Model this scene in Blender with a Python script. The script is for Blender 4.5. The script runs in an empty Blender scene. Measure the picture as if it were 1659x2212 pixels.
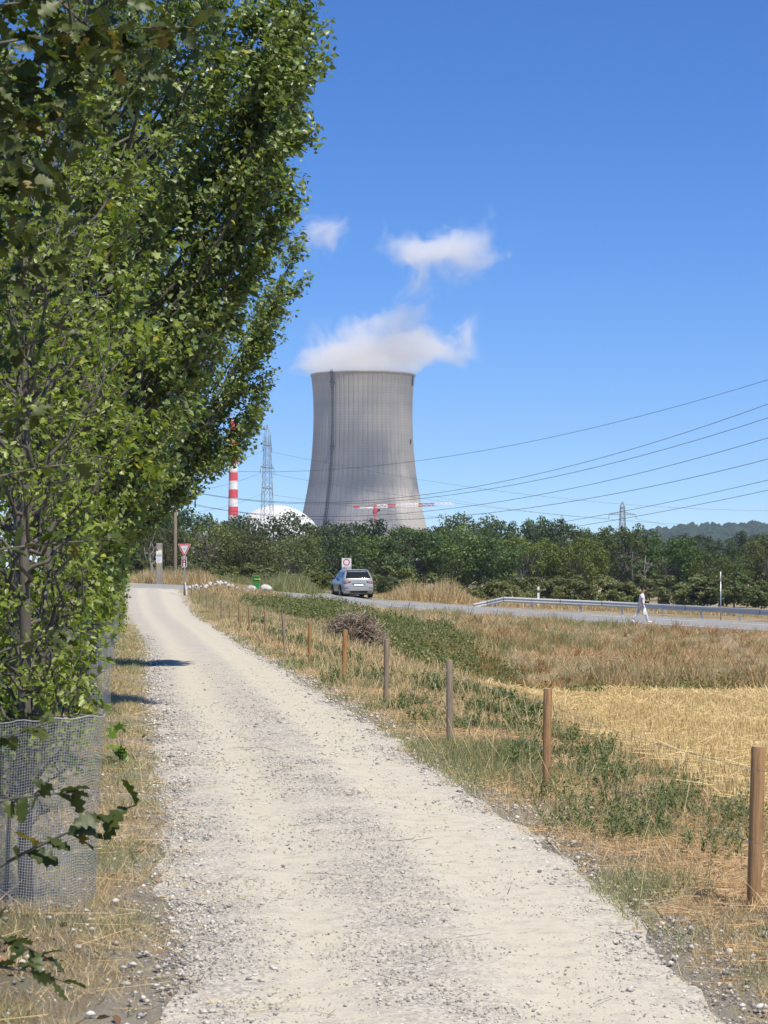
import bpy, bmesh, math, random
import numpy as np
from mathutils import Vector, Matrix

R = math.radians
sc = bpy.context.scene
# ------------------------------------------------------------------ camera, sky, sun, exposure
CAM_H = 1.65
F = 77.0 / 36.0 * 2212.0            # focal length in units of a 1659 x 2212 picture
PITCH = math.atan((1240 - 1106) / F)
cam_d = bpy.data.cameras.new('camera')
cam = bpy.data.objects.new('camera', cam_d)
sc.collection.objects.link(cam)
cam.location = (0, 0, CAM_H)
cam.rotation_euler = (R(90) + PITCH, 0, 0)
cam_d.sensor_fit = 'VERTICAL'
cam_d.sensor_height = 36.0
cam_d.lens = 77.0
cam_d.clip_start = 0.1
cam_d.clip_end = 20000
cam_d.dof.use_dof = True
cam_d.dof.focus_distance = 30.0
cam_d.dof.aperture_fstop = 16.0
sc.camera = cam

SUN_EL, SUN_AZ = R(60), R(36)       # azimuth: to the right of straight behind the camera
SV = Vector((math.sin(SUN_AZ) * math.cos(SUN_EL), -math.cos(SUN_AZ) * math.cos(SUN_EL), math.sin(SUN_EL)))
world = bpy.data.worlds.new('World')
sc.world = world
world.use_nodes = True
wn, wl = world.node_tree.nodes, world.node_tree.links
wn.clear()
sky = wn.new('ShaderNodeTexSky')
sky.sky_type = 'NISHITA'
sky.sun_disc = False
sky.sun_elevation = SUN_EL
sky.sun_rotation = math.atan2(SV.x, SV.y)
sky.altitude = 3000
sky.air_density = 1.0
sky.dust_density = 0.0
sky.ozone_density = 8.0
bg = wn.new('ShaderNodeBackground')
bg.inputs['Strength'].default_value = 0.118
hs = wn.new('ShaderNodeHueSaturation')
hs.inputs['Saturation'].default_value = 1.2
hs.inputs['Hue'].default_value = 0.508
wo = wn.new('ShaderNodeOutputWorld')
wl.new(sky.outputs[0], hs.inputs['Color'])
wl.new(hs.outputs[0], bg.inputs['Color'])
wl.new(bg.outputs[0], wo.inputs['Surface'])

sun_d = bpy.data.lights.new('sun', 'SUN')
sun_d.energy = 4.7
sun_d.angle = R(0.53)
sun_d.color = (1.0, 0.935, 0.82)
sun = bpy.data.objects.new('sun', sun_d)
sc.collection.objects.link(sun)
sun.rotation_euler = SV.to_track_quat('Z', 'Y').to_euler()
sun.location = (20, -20, 60)

sc.view_settings.view_transform = 'Standard'
sc.view_settings.look = 'None'
sc.view_settings.gamma = 1.0
sc.view_settings.use_curve_mapping = False
sc.view_settings.exposure = 0.34
sc.render.engine = 'CYCLES'
sc.cycles.max_bounces = 7
sc.cycles.diffuse_bounces = 3
sc.cycles.glossy_bounces = 2
sc.cycles.transmission_bounces = 4
sc.cycles.transparent_max_bounces = 8
sc.cycles.volume_bounces = 5
sc.cycles.volume_step_rate = 1.0
sc.cycles.volume_max_steps = 64
sc.cycles.use_denoising = True
sc.cycles.use_adaptive_sampling = True
sc.cycles.adaptive_threshold = 0.02
sc.cycles.caustics_reflective = False
sc.cycles.caustics_refractive = False

# ------------------------------------------------------------------ helpers
C = sc.collection
rng = np.random.default_rng(7)
random.seed(7)
FWD = Vector((0, math.cos(PITCH), math.sin(PITCH)))
UP = Vector((0, -math.sin(PITCH), math.cos(PITCH)))


def P(x, y, Y):
    """point at ground distance Y seen at (x, y) of the 1659 x 2212 picture"""
    d = FWD + UP * ((1106 - y) / F) + Vector((1, 0, 0)) * ((x - 829.5) / F)
    k = Y / d.y
    return Vector((d.x * k, Y, CAM_H + d.z * k))


def pxm(Y):
    return Y / F      # metres per picture unit at distance Y


def set_tag(o, label=None, cat=None, group=None, kind=None):
    if label: o['label'] = label
    if cat: o['category'] = cat
    if group: o['group'] = group
    if kind: o['kind'] = kind
    return o


def empty(name, loc=(0, 0, 0), rz=0.0, label=None, cat=None, group=None):
    o = bpy.data.objects.new(name, None)
    o.empty_display_size = 0.2
    C.objects.link(o)
    o.location = loc
    o.rotation_euler = (0, 0, rz)
    return set_tag(o, label, cat, group)


def link(name, me, mat=None, parent=None, loc=None, rot=None, scale=None):
    o = bpy.data.objects.new(name, me)
    C.objects.link(o)
    if mat is not None and len(me.materials) == 0:
        for m in (mat if isinstance(mat, (list, tuple)) else [mat]):
            me.materials.append(m)
    if parent: o.parent = parent
    if loc is not None: o.location = loc
    if rot is not None: o.rotation_euler = rot
    if scale is not None: o.scale = scale if hasattr(scale, '__len__') else (scale,) * 3
    return o


def big_mesh(name, V, Fc, rnd=None, smooth=False, attrs=None):
    """V (n,3) float, Fc (m,k) int all faces of the same length"""
    V = np.asarray(V, dtype=np.float32)
    Fc = np.asarray(Fc, dtype=np.int32)
    me = bpy.data.meshes.new(name)
    me.vertices.add(len(V))
    me.vertices.foreach_set('co', V.ravel())
    m, k = Fc.shape
    me.loops.add(m * k)
    me.loops.foreach_set('vertex_index', Fc.ravel())
    me.polygons.add(m)
    me.polygons.foreach_set('loop_start', np.arange(0, m * k, k, dtype=np.int32))
    if smooth:
        me.polygons.foreach_set('use_smooth', np.ones(m, dtype=bool))
    if rnd is not None:
        a = me.attributes.new('rnd', 'FLOAT', 'POINT')
        a.data.foreach_set('value', np.asarray(rnd, dtype=np.float32))
    for nm, vals in (attrs or {}).items():
        a = me.attributes.new(nm, 'FLOAT', 'POINT')
        a.data.foreach_set('value', np.asarray(vals, dtype=np.float32))
    me.update(calc_edges=True)
    return me


def stamp(tv, tf, pos, M, size, rnd=None):
    """copies of template verts tv (k,3)/faces tf (j,q) at pos (n,3) with frames M (n,3,3; rows = local axes), size (n,) or (n,3)"""
    tv = np.asarray(tv, float); tf = np.asarray(tf, int)
    n, k = len(pos), len(tv)
    size = np.asarray(size, float)
    if size.ndim == 1: size = np.repeat(size[:, None], 3, 1)
    loc = tv[None] * size[:, None, :]
    V = np.einsum('nki,nij->nkj', loc, M) + np.asarray(pos)[:, None, :]
    Fc = tf[None] + (np.arange(n) * k)[:, None, None]
    if rnd is None: rnd = rng.random(n)
    return V.reshape(-1, 3), Fc.reshape(-1, tf.shape[1]), np.repeat(rnd, k)


def norm(a):
    return a / np.maximum(np.linalg.norm(a, axis=-1, keepdims=True), 1e-9)


def frames(ydir, nhint):
    """local y along ydir, local z close to nhint"""
    y = norm(np.asarray(ydir, float))
    x = norm(np.cross(y, nhint))
    z = np.cross(x, y)
    return np.stack([x, y, z], 1)


def rand_dirs(n, zbias=0.0):
    v = rng.normal(size=(n, 3)); v[:, 2] += zbias
    return norm(v)


def tubes(paths, sides=6, cap=True):
    """paths: list of (pts (n,3), radii (n,))"""
    VV, FF, off = [], [], 0
    ang = np.linspace(0, 2 * math.pi, sides, endpoint=False)
    for pts, rad in paths:
        pts = np.asarray(pts, float); n = len(pts)
        rad = np.broadcast_to(np.asarray(rad, float), (n,))
        t = norm(np.gradient(pts, axis=0))
        ref = np.array([0, 0, 1.0]) if abs(t[:, 2]).mean() < 0.8 else np.array([1.0, 0, 0])
        u = norm(np.cross(t, ref)); w = np.cross(t, u)
        ring = pts[:, None] + rad[:, None, None] * (np.cos(ang)[None, :, None] * u[:, None] + np.sin(ang)[None, :, None] * w[:, None])
        VV.append(ring.reshape(-1, 3))
        for i in range(n - 1):
            a = off + i * sides
            for j in range(sides):
                k = (j + 1) % sides
                FF.append((a + j, a + k, a + sides + k, a + sides + j))
        off += n * sides
        if cap and sides == 4:
            FF.append((off - 4, off - 3, off - 2, off - 1))
            FF.append((off - n * 4 + 3, off - n * 4 + 2, off - n * 4 + 1, off - n * 4))
        elif cap:
            VV.append(pts[[0, -1]])
            for j in range(0, sides, 2):
                k, l = (j + 1) % sides, (j + 2) % sides
                FF.append((off, off - n * sides + l, off - n * sides + k, off - n * sides + j))
                FF.append((off + 1, off - sides + j, off - sides + k, off - sides + l))
            off += 2
    return np.concatenate(VV), np.array(FF)


def tube_obj(name, paths, mat, parent=None, sides=6, smooth=True):
    V, Fc = tubes(paths, sides)
    return link(name, big_mesh(name, V, Fc, smooth=smooth), mat, parent)


def bm_obj(name, bm, mat, parent=None, smooth=False, loc=None, rot=None):
    me = bpy.data.meshes.new(name)
    bm.normal_update()
    bm.to_mesh(me); bm.free()
    if smooth:
        for p in me.polygons: p.use_smooth = True
    return link(name, me, mat, parent, loc, rot)


def add_box(bm, c, s, rot=None, bevel=0.0):
    r = bmesh.ops.create_cube(bm, size=1.0)
    M = Matrix.Translation(Vector(c)) @ (rot if rot is not None else Matrix()) @ Matrix.Diagonal((s[0], s[1], s[2], 1))
    bmesh.ops.transform(bm, matrix=M, verts=r['verts'])
    if bevel:
        es = list({e for v in r['verts'] for e in v.link_edges})
        bmesh.ops.bevel(bm, geom=es, offset=bevel, segments=2, affect='EDGES', profile=0.5)


def box_obj(name, c, s, mat, parent=None, bevel=0.0, rot=None):
    bm = bmesh.new()
    add_box(bm, c, s, rot, bevel)
    return bm_obj(name, bm, mat, parent)


def poly_obj(name, pts, thick, mat, parent=None, bevel=0.0):
    """outline in local x,z; thickness along y from 0 (front, towards -y) to +thick"""
    bm = bmesh.new()
    vs = [bm.verts.new((x, 0, z)) for x, z in pts]
    f = bm.faces.new(vs)
    r = bmesh.ops.extrude_face_region(bm, geom=[f])
    bmesh.ops.translate(bm, vec=(0, thick, 0), verts=[v for v in r['geom'] if isinstance(v, bmesh.types.BMVert)])
    bmesh.ops.recalc_face_normals(bm, faces=bm.faces[:])
    return bm_obj(name, bm, mat, parent)


def lathe_obj(name, prof, n, mat, parent=None, smooth=True, loc=None):
    """prof: list of (r, z)"""
    V, Fc = [], []
    for r, z in prof:
        for j in range(n):
            a = 2 * math.pi * j / n
            V.append((r * math.cos(a), r * math.sin(a), z))
    for i in range(len(prof) - 1):
        for j in range(n):
            k = (j + 1) % n
            Fc.append((i * n + j, i * n + k, (i + 1) * n + k, (i + 1) * n + j))
    me = big_mesh(name, V, Fc, smooth=smooth)
    return link(name, me, mat, parent, loc)


# value noise, used for where plants grow
_tab = np.random.default_rng(3).random((256, 256))
def vnoise(x, y, s=1.0, seed=0):
    x = np.asarray(x, float) / s + seed * 17.3; y = np.asarray(y, float) / s + seed * 9.1
    xi, yi = np.floor(x).astype(int), np.floor(y).astype(int)
    fx, fy = x - xi, y - yi
    fx = fx * fx * (3 - 2 * fx); fy = fy * fy * (3 - 2 * fy)
    g = lambda a, b: _tab[a % 256, b % 256]
    return (g(xi, yi) * (1 - fx) + g(xi + 1, yi) * fx) * (1 - fy) + (g(xi, yi + 1) * (1 - fx) + g(xi + 1, yi + 1) * fx) * fy
def fnoise(x, y, s=1.0, seed=0):
    return 0.62 * vnoise(x, y, s, seed) + 0.38 * vnoise(x, y, s * .42, seed + 5)


# ------------------------------------------------------------------ materials
MATS = {}
class NT:
    def __init__(s, name):
        s.m = bpy.data.materials.new(name); s.m.use_nodes = True
        s.n, s.l = s.m.node_tree.nodes, s.m.node_tree.links
        s.n.clear()
        s.out = s.n.new('ShaderNodeOutputMaterial')
    def new(s, t, **kw):
        nd = s.n.new('ShaderNode' + t)
        for k, v in kw.items():
            setattr(nd, k, v)
        return nd
    def put(s, sock, v):
        if isinstance(v, bpy.types.NodeSocket): s.l.new(v, sock)
        elif isinstance(v, bpy.types.Node): s.l.new(v.outputs[0], sock)
        else:
            if hasattr(v, '__len__') and len(v) == 3 and sock.type == 'RGBA': v = (*v, 1)
            sock.default_value = v
    def noise(s, scale, detail=3, rough=.55, vec=None, dim='3D'):
        nd = s.new('TexNoise'); nd.noise_dimensions = dim
        nd.inputs['Scale'].default_value = scale; nd.inputs['Detail'].default_value = detail; nd.inputs['Roughness'].default_value = rough
        if vec is not None: s.put(nd.inputs['Vector'], vec)
        return nd.outputs[0]
    def ramp(s, fac, stops):
        nd = s.new('ValToRGB'); s.put(nd.inputs[0], fac)
        el = nd.color_ramp.elements
        while len(el) < len(stops): el.new(.5)
        for e, (p, c) in zip(el, stops):
            e.position = p; e.color = (*c, 1) if len(c) == 3 else c
        return nd.outputs[0]
    def mix(s, fac, a, b, blend='MIX'):
        nd = s.new('Mix'); nd.data_type = 'RGBA'; nd.blend_type = blend
        s.put(nd.inputs[0], fac); s.put(nd.inputs[6], a); s.put(nd.inputs[7], b)
        return nd.outputs[2]
    def math(s, op, a, b=0.0, c=None, clamp=False):
        nd = s.new('Math'); nd.operation = op; nd.use_clamp = clamp
        s.put(nd.inputs[0], a); s.put(nd.inputs[1], b)
        if c is not None: s.put(nd.inputs[2], c)
        return nd.outputs[0]
    def maprange(s, v, a, b, c=0.0, d=1.0):
        nd = s.new('MapRange'); s.put(nd.inputs[0], v)
        for i, q in enumerate((a, b, c, d)): nd.inputs[i + 1].default_value = q
        return nd.outputs[0]
    def attr(s, name):
        nd = s.new('Attribute'); nd.attribute_name = name
        return nd.outputs['Fac']
    def pos(s): return s.new('NewGeometry').outputs['Position']
    def obj(s): return s.new('TexCoord').outputs['Object']
    def objrand(s): return s.new('ObjectInfo').outputs['Random']
    def vmul(s, v, k):
        nd = s.new('VectorMath'); nd.operation = 'MULTIPLY'; s.put(nd.inputs[0], v); nd.inputs[1].default_value = k
        return nd.outputs[0]
    def bump(s, h, strength=.5, dist=.02):
        nd = s.new('Bump'); nd.inputs['Strength'].default_value = strength; nd.inputs['Distance'].default_value = dist
        s.put(nd.inputs['Height'], h)
        return nd.outputs[0]
    def bsdf(s, col, rough=.8, metal=0.0, normal=None, spec=None, coat=0.0):
        b = s.new('BsdfPrincipled')
        s.put(b.inputs['Base Color'], col); s.put(b.inputs['Roughness'], rough); b.inputs['Metallic'].default_value = metal
        if normal is not None: s.put(b.inputs['Normal'], normal)
        if spec is not None: b.inputs['Specular IOR Level'].default_value = spec
        if coat: b.inputs['Coat Weight'].default_value = coat; b.inputs['Coat Roughness'].default_value = .06
        s.l.new(b.outputs[0], s.out.inputs[0])
        return b


def m_plain(name, col, rough=.6, metal=0.0, var=.12, scale=8.0, bump=0.0, spec=None, coat=0.0, dirt=None):
    """paint/metal/wood: colour with soft mottling and optional grime colour"""
    t = NT(name); v = t.obj()
    n = t.noise(scale, 4, .6, v)
    c = t.mix(n, tuple(x * (1 - var) for x in col), tuple(min(1, x * (1 + var)) for x in col))
    if dirt:
        c = t.mix(t.maprange(t.noise(scale * .6, 5, .65, v), .52, .75, 0, .7), c, dirt)
    t.bsdf(c, rough, metal, t.bump(t.noise(scale * 6, 3, .6, v), bump, .01) if bump else None, spec, coat)
    return t.m


def m_leaf(name, dark, light, trans=.35, rough=.42, glow=(1.25, 1.35, .5), yellow=None, objvar=0.0, spec=.5):
    t = NT(name)
    r = t.attr('rnd')
    c = t.mix(r, dark, light)
    if yellow:
        c = t.mix(t.maprange(r, .955, .97), c, yellow)
    if objvar:
        o = t.objrand()
        h = t.new('HueSaturation'); t.put(h.inputs['Color'], c)
        t.put(h.inputs['Hue'], t.maprange(o, 0, 1, .5 - .045 * objvar, .5 + .025 * objvar))
        t.put(h.inputs['Value'], t.maprange(t.math('FRACT', t.math('MULTIPLY', o, 7.31)), 0, 1, 1 - .3 * objvar, 1 + .3 * objvar))
        t.put(h.inputs['Saturation'], t.maprange(t.math('FRACT', t.math('MULTIPLY', o, 3.77)), 0, 1, .8, 1.05))
        c = h.outputs[0]
    b = t.bsdf(c, rough, spec=spec)
    tr = t.new('BsdfTranslucent')
    t.put(tr.inputs[0], t.mix(1.0, c, glow, 'MULTIPLY'))
    mx = t.new('MixShader'); mx.inputs[0].default_value = trans
    t.l.new(b.outputs[0], mx.inputs[1]); t.l.new(tr.outputs[0], mx.inputs[2]); t.l.new(mx.outputs[0], t.out.inputs[0])
    return t.m


def m_bark(name, a, b, scale=9.0):
    t = NT(name); v = t.obj()
    n = t.noise(scale, 5, .65, t.vmul(v, (1, 1, .22)))
    t.bsdf(t.ramp(n, [(.3, a), (.7, b)]), .9, 0, t.bump(n, .7, .02))
    return t.m


M_BARK = m_bark('bark_grey', (.045, .04, .032), (.17, .15, .12))
M_BARK_PALE = m_bark('bark_pale', (.12, .11, .09), (.34, .31, .26))
M_POPLAR = m_leaf('leaf_poplar', (.09, .14, .036), (.27, .335, .115), .36, .40, yellow=(.38, .36, .06))
M_MAPLE = m_leaf('leaf_maple', (.11, .165, .022), (.29, .35, .06), .42, .42, yellow=(.42, .36, .05))
M_OAK = m_leaf('leaf_oak', (.036, .055, .011), (.10, .125, .024), .34, .5, yellow=(.20, .15, .035))  # leaf colour darkened to stand for the shade on the oak
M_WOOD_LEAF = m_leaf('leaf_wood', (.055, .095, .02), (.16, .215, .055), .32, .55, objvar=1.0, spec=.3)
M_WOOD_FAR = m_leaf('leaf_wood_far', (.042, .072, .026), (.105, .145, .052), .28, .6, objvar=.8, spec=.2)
M_BUSH_LEAF = m_leaf('leaf_bush', (.08, .105, .03), (.20, .225, .075), .32, .6, objvar=.8, spec=.3)
M_BRAMBLE = m_leaf('leaf_bramble', (.07, .095, .026), (.22, .245, .085), .34, .55, yellow=(.40, .32, .14))
M_WEED = m_leaf('leaf_weed', (.095, .135, .05), (.22, .26, .11), .34, .55)
M_GREEN_GRASS = m_leaf('blade_green', (.20, .21, .09), (.40, .40, .20), .3, .6)
M_DRY_GRASS = m_leaf('blade_dry', (.40, .285, .13), (.74, .59, .33), .25, .7, glow=(1.1, 1.0, .7))
M_STRAW = m_leaf('blade_straw', (.42, .23, .10), (.70, .49, .25), .2, .6, glow=(1.1, .95, .7))
M_RUST_GRASS = m_leaf('blade_russet', (.22, .12, .04), (.46, .29, .11), .25, .7, glow=(1.1, .9, .6))
M_STUBBLE = m_leaf('stubble_stalk', (.46, .325, .125), (.80, .635, .33), .2, .6, glow=(1.1, 1.0, .7))
M_GALV = m_plain('galvanised_steel', (.46, .48, .49), .45, .75, .12, 5)
M_WIRE = m_plain('galvanised_wire', (.40, .41, .41), .5, .15, .1, 20)
M_FENCE_WIRE = m_plain('fence_wire', (.20, .20, .195), .6, .2, .2, 20)
M_CABLE = m_plain('power_cable', (.05, .055, .065), .6, .3)
M_WHITE = m_plain('white_paint', (.78, .78, .76), .5, 0, .05, 5, dirt=(.55, .53, .48))
M_RED = m_plain('red_paint', (.62, .035, .03), .5, 0, .1, 3)
# ------------------------------------------------------------------ the lie of the land
def interp(tab):
    a = np.array(tab, float)
    return lambda Y: np.interp(Y, a[:, 0], a[:, 1])
PATH_X = interp([(-6, .55), (0, .5), (8, .28), (11.5, .04), (14, -.2), (18.6, -.72), (24.4, -1.33), (31, -2.1), (39, -2.98), (50, -4.3), (71, -6.8), (90, -9.2), (105, -11.0), (119, -12.6), (124, -13.2)])
PATH_W = interp([(-6, 1.05), (8, 1.04), (14, 1.12), (31, 1.18), (50, 1.08), (71, 1.17), (105, 1.25), (119, 1.4), (124, 1.5)])
def smooth_px(Y):
    return (PATH_X(Y - 3) + PATH_X(Y - 1.5) + PATH_X(Y) + PATH_X(Y + 1.5) + PATH_X(Y + 3)) / 5.0
FIELD_EDGE = interp([(0, 2.6), (14, 2.5), (20, 2.3), (26, 2.15), (40, 2.1), (55, 2.4), (70, 3.0)])
FIELD_FAR = interp([(3, 69.5), (12, 64.5), (30, 58)])

near_edge = [(1900, 1380, 91), (1659, 1365, 98), (1388, 1349, 109), (1200, 1337.5, 112), (1042, 1326.5, 113), (900, 1316, 113.5), (770, 1307, 114), (650, 1290.5, 116), (520, 1281, 117.5), (380, 1272, 119), (270, 1268, 120), (150, 1265, 121)]
far_edge = [(1900, 1362, 102), (1659, 1346, 109.5), (1388, 1331, 119.5), (1200, 1321, 122), (1042, 1312, 123), (900, 1301.5, 123.5), (770, 1295, 124), (650, 1283.5, 125), (520, 1273, 126), (380, 1264.5, 126.5), (270, 1260, 127), (150, 1257, 128)]
ctrl = []
for Y in (-4, 0, 4, 8, 12, 18, 25, 32, 40, 50, 60, 70, 78):
    x = float(PATH_X(Y)); w = float(PATH_W(Y))
    for dx in (-w - 3.5, -w, 0, w, w + .7):
        ctrl.append((x + dx, Y, 0.0))
for Y, z in ((86, .04), (93, .18), (100, .38), (107, .60), (113, .80)):
    x = float(PATH_X(Y))
    for dx in (-4, -1.2, 0, 1.2):
        ctrl.append((x + dx, Y, z))
    ctrl.append((x + 2.5, Y, z * .75))
    ctrl.append((x - 14, Y, z * .5))
for Y, z in ((4, 0), (16, -.02), (25, -.24), (38, -.66), (52, -1.25), (66, -1.85)):
    for X in (2.9, 7, 14, 24):
        ctrl.append((X, Y, z - .005 * (X - 2.9) * min(1, Y / 30)))
for x, y, Y in near_edge + far_edge:
    p = P(x, y, Y); ctrl.append((p.x, p.y, p.z - .03))
for x, y, Y in ((600, 1330, 88), (830, 1345, 99), (830, 1420, 71), (1000, 1452, 66), (700, 1372, 74), (640, 1345, 80), (1150, 1490, 70), (1400, 1492, 68), (1659, 1502, 66), (1200, 1440, 79), (1500, 1440, 79), (1500, 1395, 92), (1200, 1385, 97), (1000, 1380, 88), (1000, 1345, 103), (470, 1269, 115), (555, 1276, 119)):
    p = P(x, y, Y); ctrl.append(tuple(p))
for X, Y, z in ((-18, 135, 1.1), (-12, 136, 1.1), (-6, 140, .75), (0, 140, .35), (6, 140, 0), (14, 135, -.5), (22, 130, -.9), (-20, 160, .9), (-8, 165, .2), (4, 165, -.6), (16, 160, -1.2), (30, 150, -1.5), (40, 100, -1.7), (40, 60, -2.0), (-30, 200, .1), (-10, 205, -.9), (10, 210, -1.6), (30, 210, -2.0), (-35, 120, .4), (-30, 60, 0), (-25, 20, 0), (-25, -4, 0), (30, -4, -.2), (40, 20, -.6)):
    ctrl.append((X, Y, z))
for X in (-60, -30, 0, 30, 60):
    for Y in (255, 300): ctrl.append((X, Y, -2.4))
ctrl = np.array(ctrl)
_c = ctrl[:, :2] * np.array([1 / 10, 1 / 25])
def _phi(r2):
    return np.where(r2 > 1e-12, .5 * r2 * np.log(np.maximum(r2, 1e-12)), 0)
_d2 = ((_c[:, None] - _c[None]) ** 2).sum(-1)
_n = len(_c)
_A = np.zeros((_n + 3, _n + 3))
_A[:_n, :_n] = _phi(_d2) + np.eye(_n) * .004
_A[:_n, _n] = 1; _A[:_n, _n + 1:] = _c
_A[_n:, :_n] = _A[:_n, _n:].T
_sol = np.linalg.solve(_A, np.concatenate([ctrl[:, 2], np.zeros(3)]))
def _ground_exact(X, Y):
    X = np.asarray(X, float); Y = np.asarray(Y, float)
    sh = np.broadcast(X, Y).shape
    X = np.broadcast_to(X, sh).ravel(); Y = np.broadcast_to(Y, sh).ravel()
    out = np.empty(len(X))
    for i in range(0, len(X), 20000):
        q = np.stack([np.clip(X[i:i + 20000], -60, 60) / 10, np.clip(Y[i:i + 20000], -6, 300) / 25], 1)
        d2 = ((q[:, None] - _c[None]) ** 2).sum(-1)
        out[i:i + 20000] = _phi(d2) @ _sol[:_n] + _sol[_n] + q @ _sol[_n + 1:]
    w = np.clip((np.maximum(np.abs(X) - 40, 0) / 60 + np.maximum(Y - 255, 0) / 60 + np.maximum(-4 - Y, 0) / 10), 0, 1)
    far = np.where(Y > 100, -2.4, 0)
    out = np.clip(out, -2.8, 1.6)
    return (out * (1 - w) + far * w).reshape(sh)
_gx = np.arange(-62, 62.01, .4); _gy = np.arange(-8, 302.01, .8)
_GZ = _ground_exact(*np.meshgrid(_gx, _gy))
def ground_z(X, Y):
    """land height, read from a fine grid of the exact surface"""
    X = np.asarray(X, float); Y = np.asarray(Y, float)
    fx = np.clip((X + 62) / .4, 0, len(_gx) - 1.001); fy = np.clip((Y + 8) / .8, 0, len(_gy) - 1.001)
    i, j = fx.astype(int), fy.astype(int); fx = fx - i; fy = fy - j
    z = (_GZ[j, i] * (1 - fx) + _GZ[j, i + 1] * fx) * (1 - fy) + (_GZ[j + 1, i] * (1 - fx) + _GZ[j + 1, i + 1] * fx) * fy
    w = np.clip((np.abs(X) - 55) / 60, 0, 1)
    return z * (1 - w) + np.where(Y > 100, -2.4, 0) * w
def gz(X, Y): return float(ground_z(X, Y))
def on_ground(x, y, lo=5, hi=300):
    """point where the ray through (x, y) meets the land"""
    Ys = np.linspace(lo, hi, 3000)
    d = FWD + UP * ((1106 - y) / F) + Vector((1, 0, 0)) * ((x - 829.5) / F)
    X = d.x / d.y * Ys; Z = CAM_H + d.z / d.y * Ys
    k = np.argmax(Z < ground_z(X, Ys))
    return Vector((X[k], Ys[k], Z[k]))

def grow_axis(a, b, step, lim_lo, lim_hi, g=1.25):
    core = list(np.arange(a, b + 1e-6, step))
    s, v = step, core[-1]
    while v < lim_hi:
        s *= g; v = min(v + s, lim_hi); core.append(v)
    s, v = step, core[0]
    while v > lim_lo:
        s *= g; v = max(v - s, lim_lo); core.insert(0, v)
    return np.array(core)

# ground sheet
t = NT('ground_earth'); v = t.pos()
n1, n2, n3 = t.noise(.55, 5, .6, v), t.noise(3.2, 5, .6, v), t.noise(60, 6, .75, v)
n4 = t.noise(170, 3, .7, v)
dry = t.mix(n3, (.25, .165, .08), (.50, .37, .20))
earth = t.mix(n3, (.27, .205, .125), (.50, .41, .27))
grn = t.mix(n3, (.09, .10, .04), (.22, .215, .10))
c = t.mix(t.maprange(n2, .42, .6), dry, earth)
c = t.mix(t.maprange(t.math('ADD', n1, t.math('MULTIPLY', n2, .35)), .62, .78, 0, .75), c, grn)
gv = t.math('MULTIPLY', t.attr('gravelly'), t.maprange(t.math('ADD', n2, t.math('MULTIPLY', n3, .6)), .55, .95))
c = t.mix(t.math('MINIMUM', t.math('MULTIPLY', gv, 1.6), .9), c, t.mix(n4, (.46, .405, .31), (.68, .615, .49)))
c = t.mix(t.maprange(n4, .55, .68, 0, .7), c, (.60, .54, .43))
c = t.mix(t.maprange(n4, .30, .42, .4, 0), c, (.13, .095, .055))
t.bsdf(c, .95, 0, t.bump(t.math('ADD', n3, n4), 1.0, .03), .2)
M_GROUND = t.m
def sheet(name, xs, ys, mat, zf, attrs=None):
    XX, YY = np.meshgrid(xs, ys)
    V = np.stack([XX, YY, zf(XX, YY)], -1).reshape(-1, 3)
    nx, ny = len(xs), len(ys)
    i = (np.arange(ny - 1)[:, None] * nx + np.arange(nx - 1)[None]).ravel()
    return link(name, big_mesh(name, V, np.stack([i, i + 1, i + nx + 1, i + nx], 1), smooth=True), mat)
def ground_rough(X, Y):
    z = ground_z(X, Y)
    z = z + (fnoise(X, Y, .9, 2) - .5) * .07 * np.clip((40 - np.abs(X)) / 20, 0, 1)
    d = np.abs(X - smooth_px(Y)) - PATH_W(Y)
    z -= np.where(Y < 122, np.clip(.25 - d, 0, .6) * .12, 0)        # shallow bed under the gravel
    return z
ground = sheet('ground', grow_axis(-16, 20, .34, -2300, 2300), grow_axis(4, 132, .55, -30, 4050), M_GROUND, ground_rough)
_co = np.empty(len(ground.data.vertices) * 3, np.float32); ground.data.vertices.foreach_get('co', _co); _co = _co.reshape(-1, 3)
_a = ground.data.attributes.new('gravelly', 'FLOAT', 'POINT')
_a.data.foreach_set('value', (np.clip(1.35 - (np.abs(_co[:, 0] - smooth_px(_co[:, 1])) - PATH_W(_co[:, 1])) / .5, 0, 1) * (_co[:, 1] < 121)).astype(np.float32))
set_tag(ground, kind='structure')

# gravel path
t = NT('path_gravel'); v = t.pos(); u = t.attr('across'); g = t.attr('grit')
fine = t.noise(95, 3, .7, v); mid = t.noise(22, 4, .65, v); lg = t.noise(1.6, 5, .6, v)
vo = t.new('TexVoronoi'); vo.inputs['Scale'].default_value = 62; t.put(vo.inputs['Vector'], v)
stone = t.ramp(vo.outputs['Color'], [(.1, (.23, .215, .185)), (.45, (.395, .365, .31)), (.8, (.57, .53, .45))])
dust = t.mix(fine, (.42, .38, .295), (.62, .565, .45))
fac = t.maprange(t.math('ADD', t.math('MULTIPLY', g, 1.0), t.math('MULTIPLY', t.math('SUBTRACT', mid, .5), 1.5)), .22, .62)
c = t.mix(fac, dust, stone)
c = t.mix(t.maprange(lg, .45, .68, 0, .6), c, (.54, .49, .38))
c = t.mix(t.maprange(t.noise(6.5, 5, .7, v), .48, .68, 0, .55), c, (.32, .295, .245))
c = t.mix(t.maprange(fine, .62, .70, 0, .75), c, (.22, .205, .185))
c = t.mix(t.maprange(t.noise(70, 2, .6, t.vmul(v, (1, 1, 1.3))), .64, .70, 0, .7), c, (.66, .625, .55))
h = t.math('ADD', t.math('MULTIPLY', vo.outputs['Distance'], -1.0), mid)
t.bsdf(c, .92, 0, t.bump(h, .35, .006), .25)
M_PATH = t.m
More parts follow.
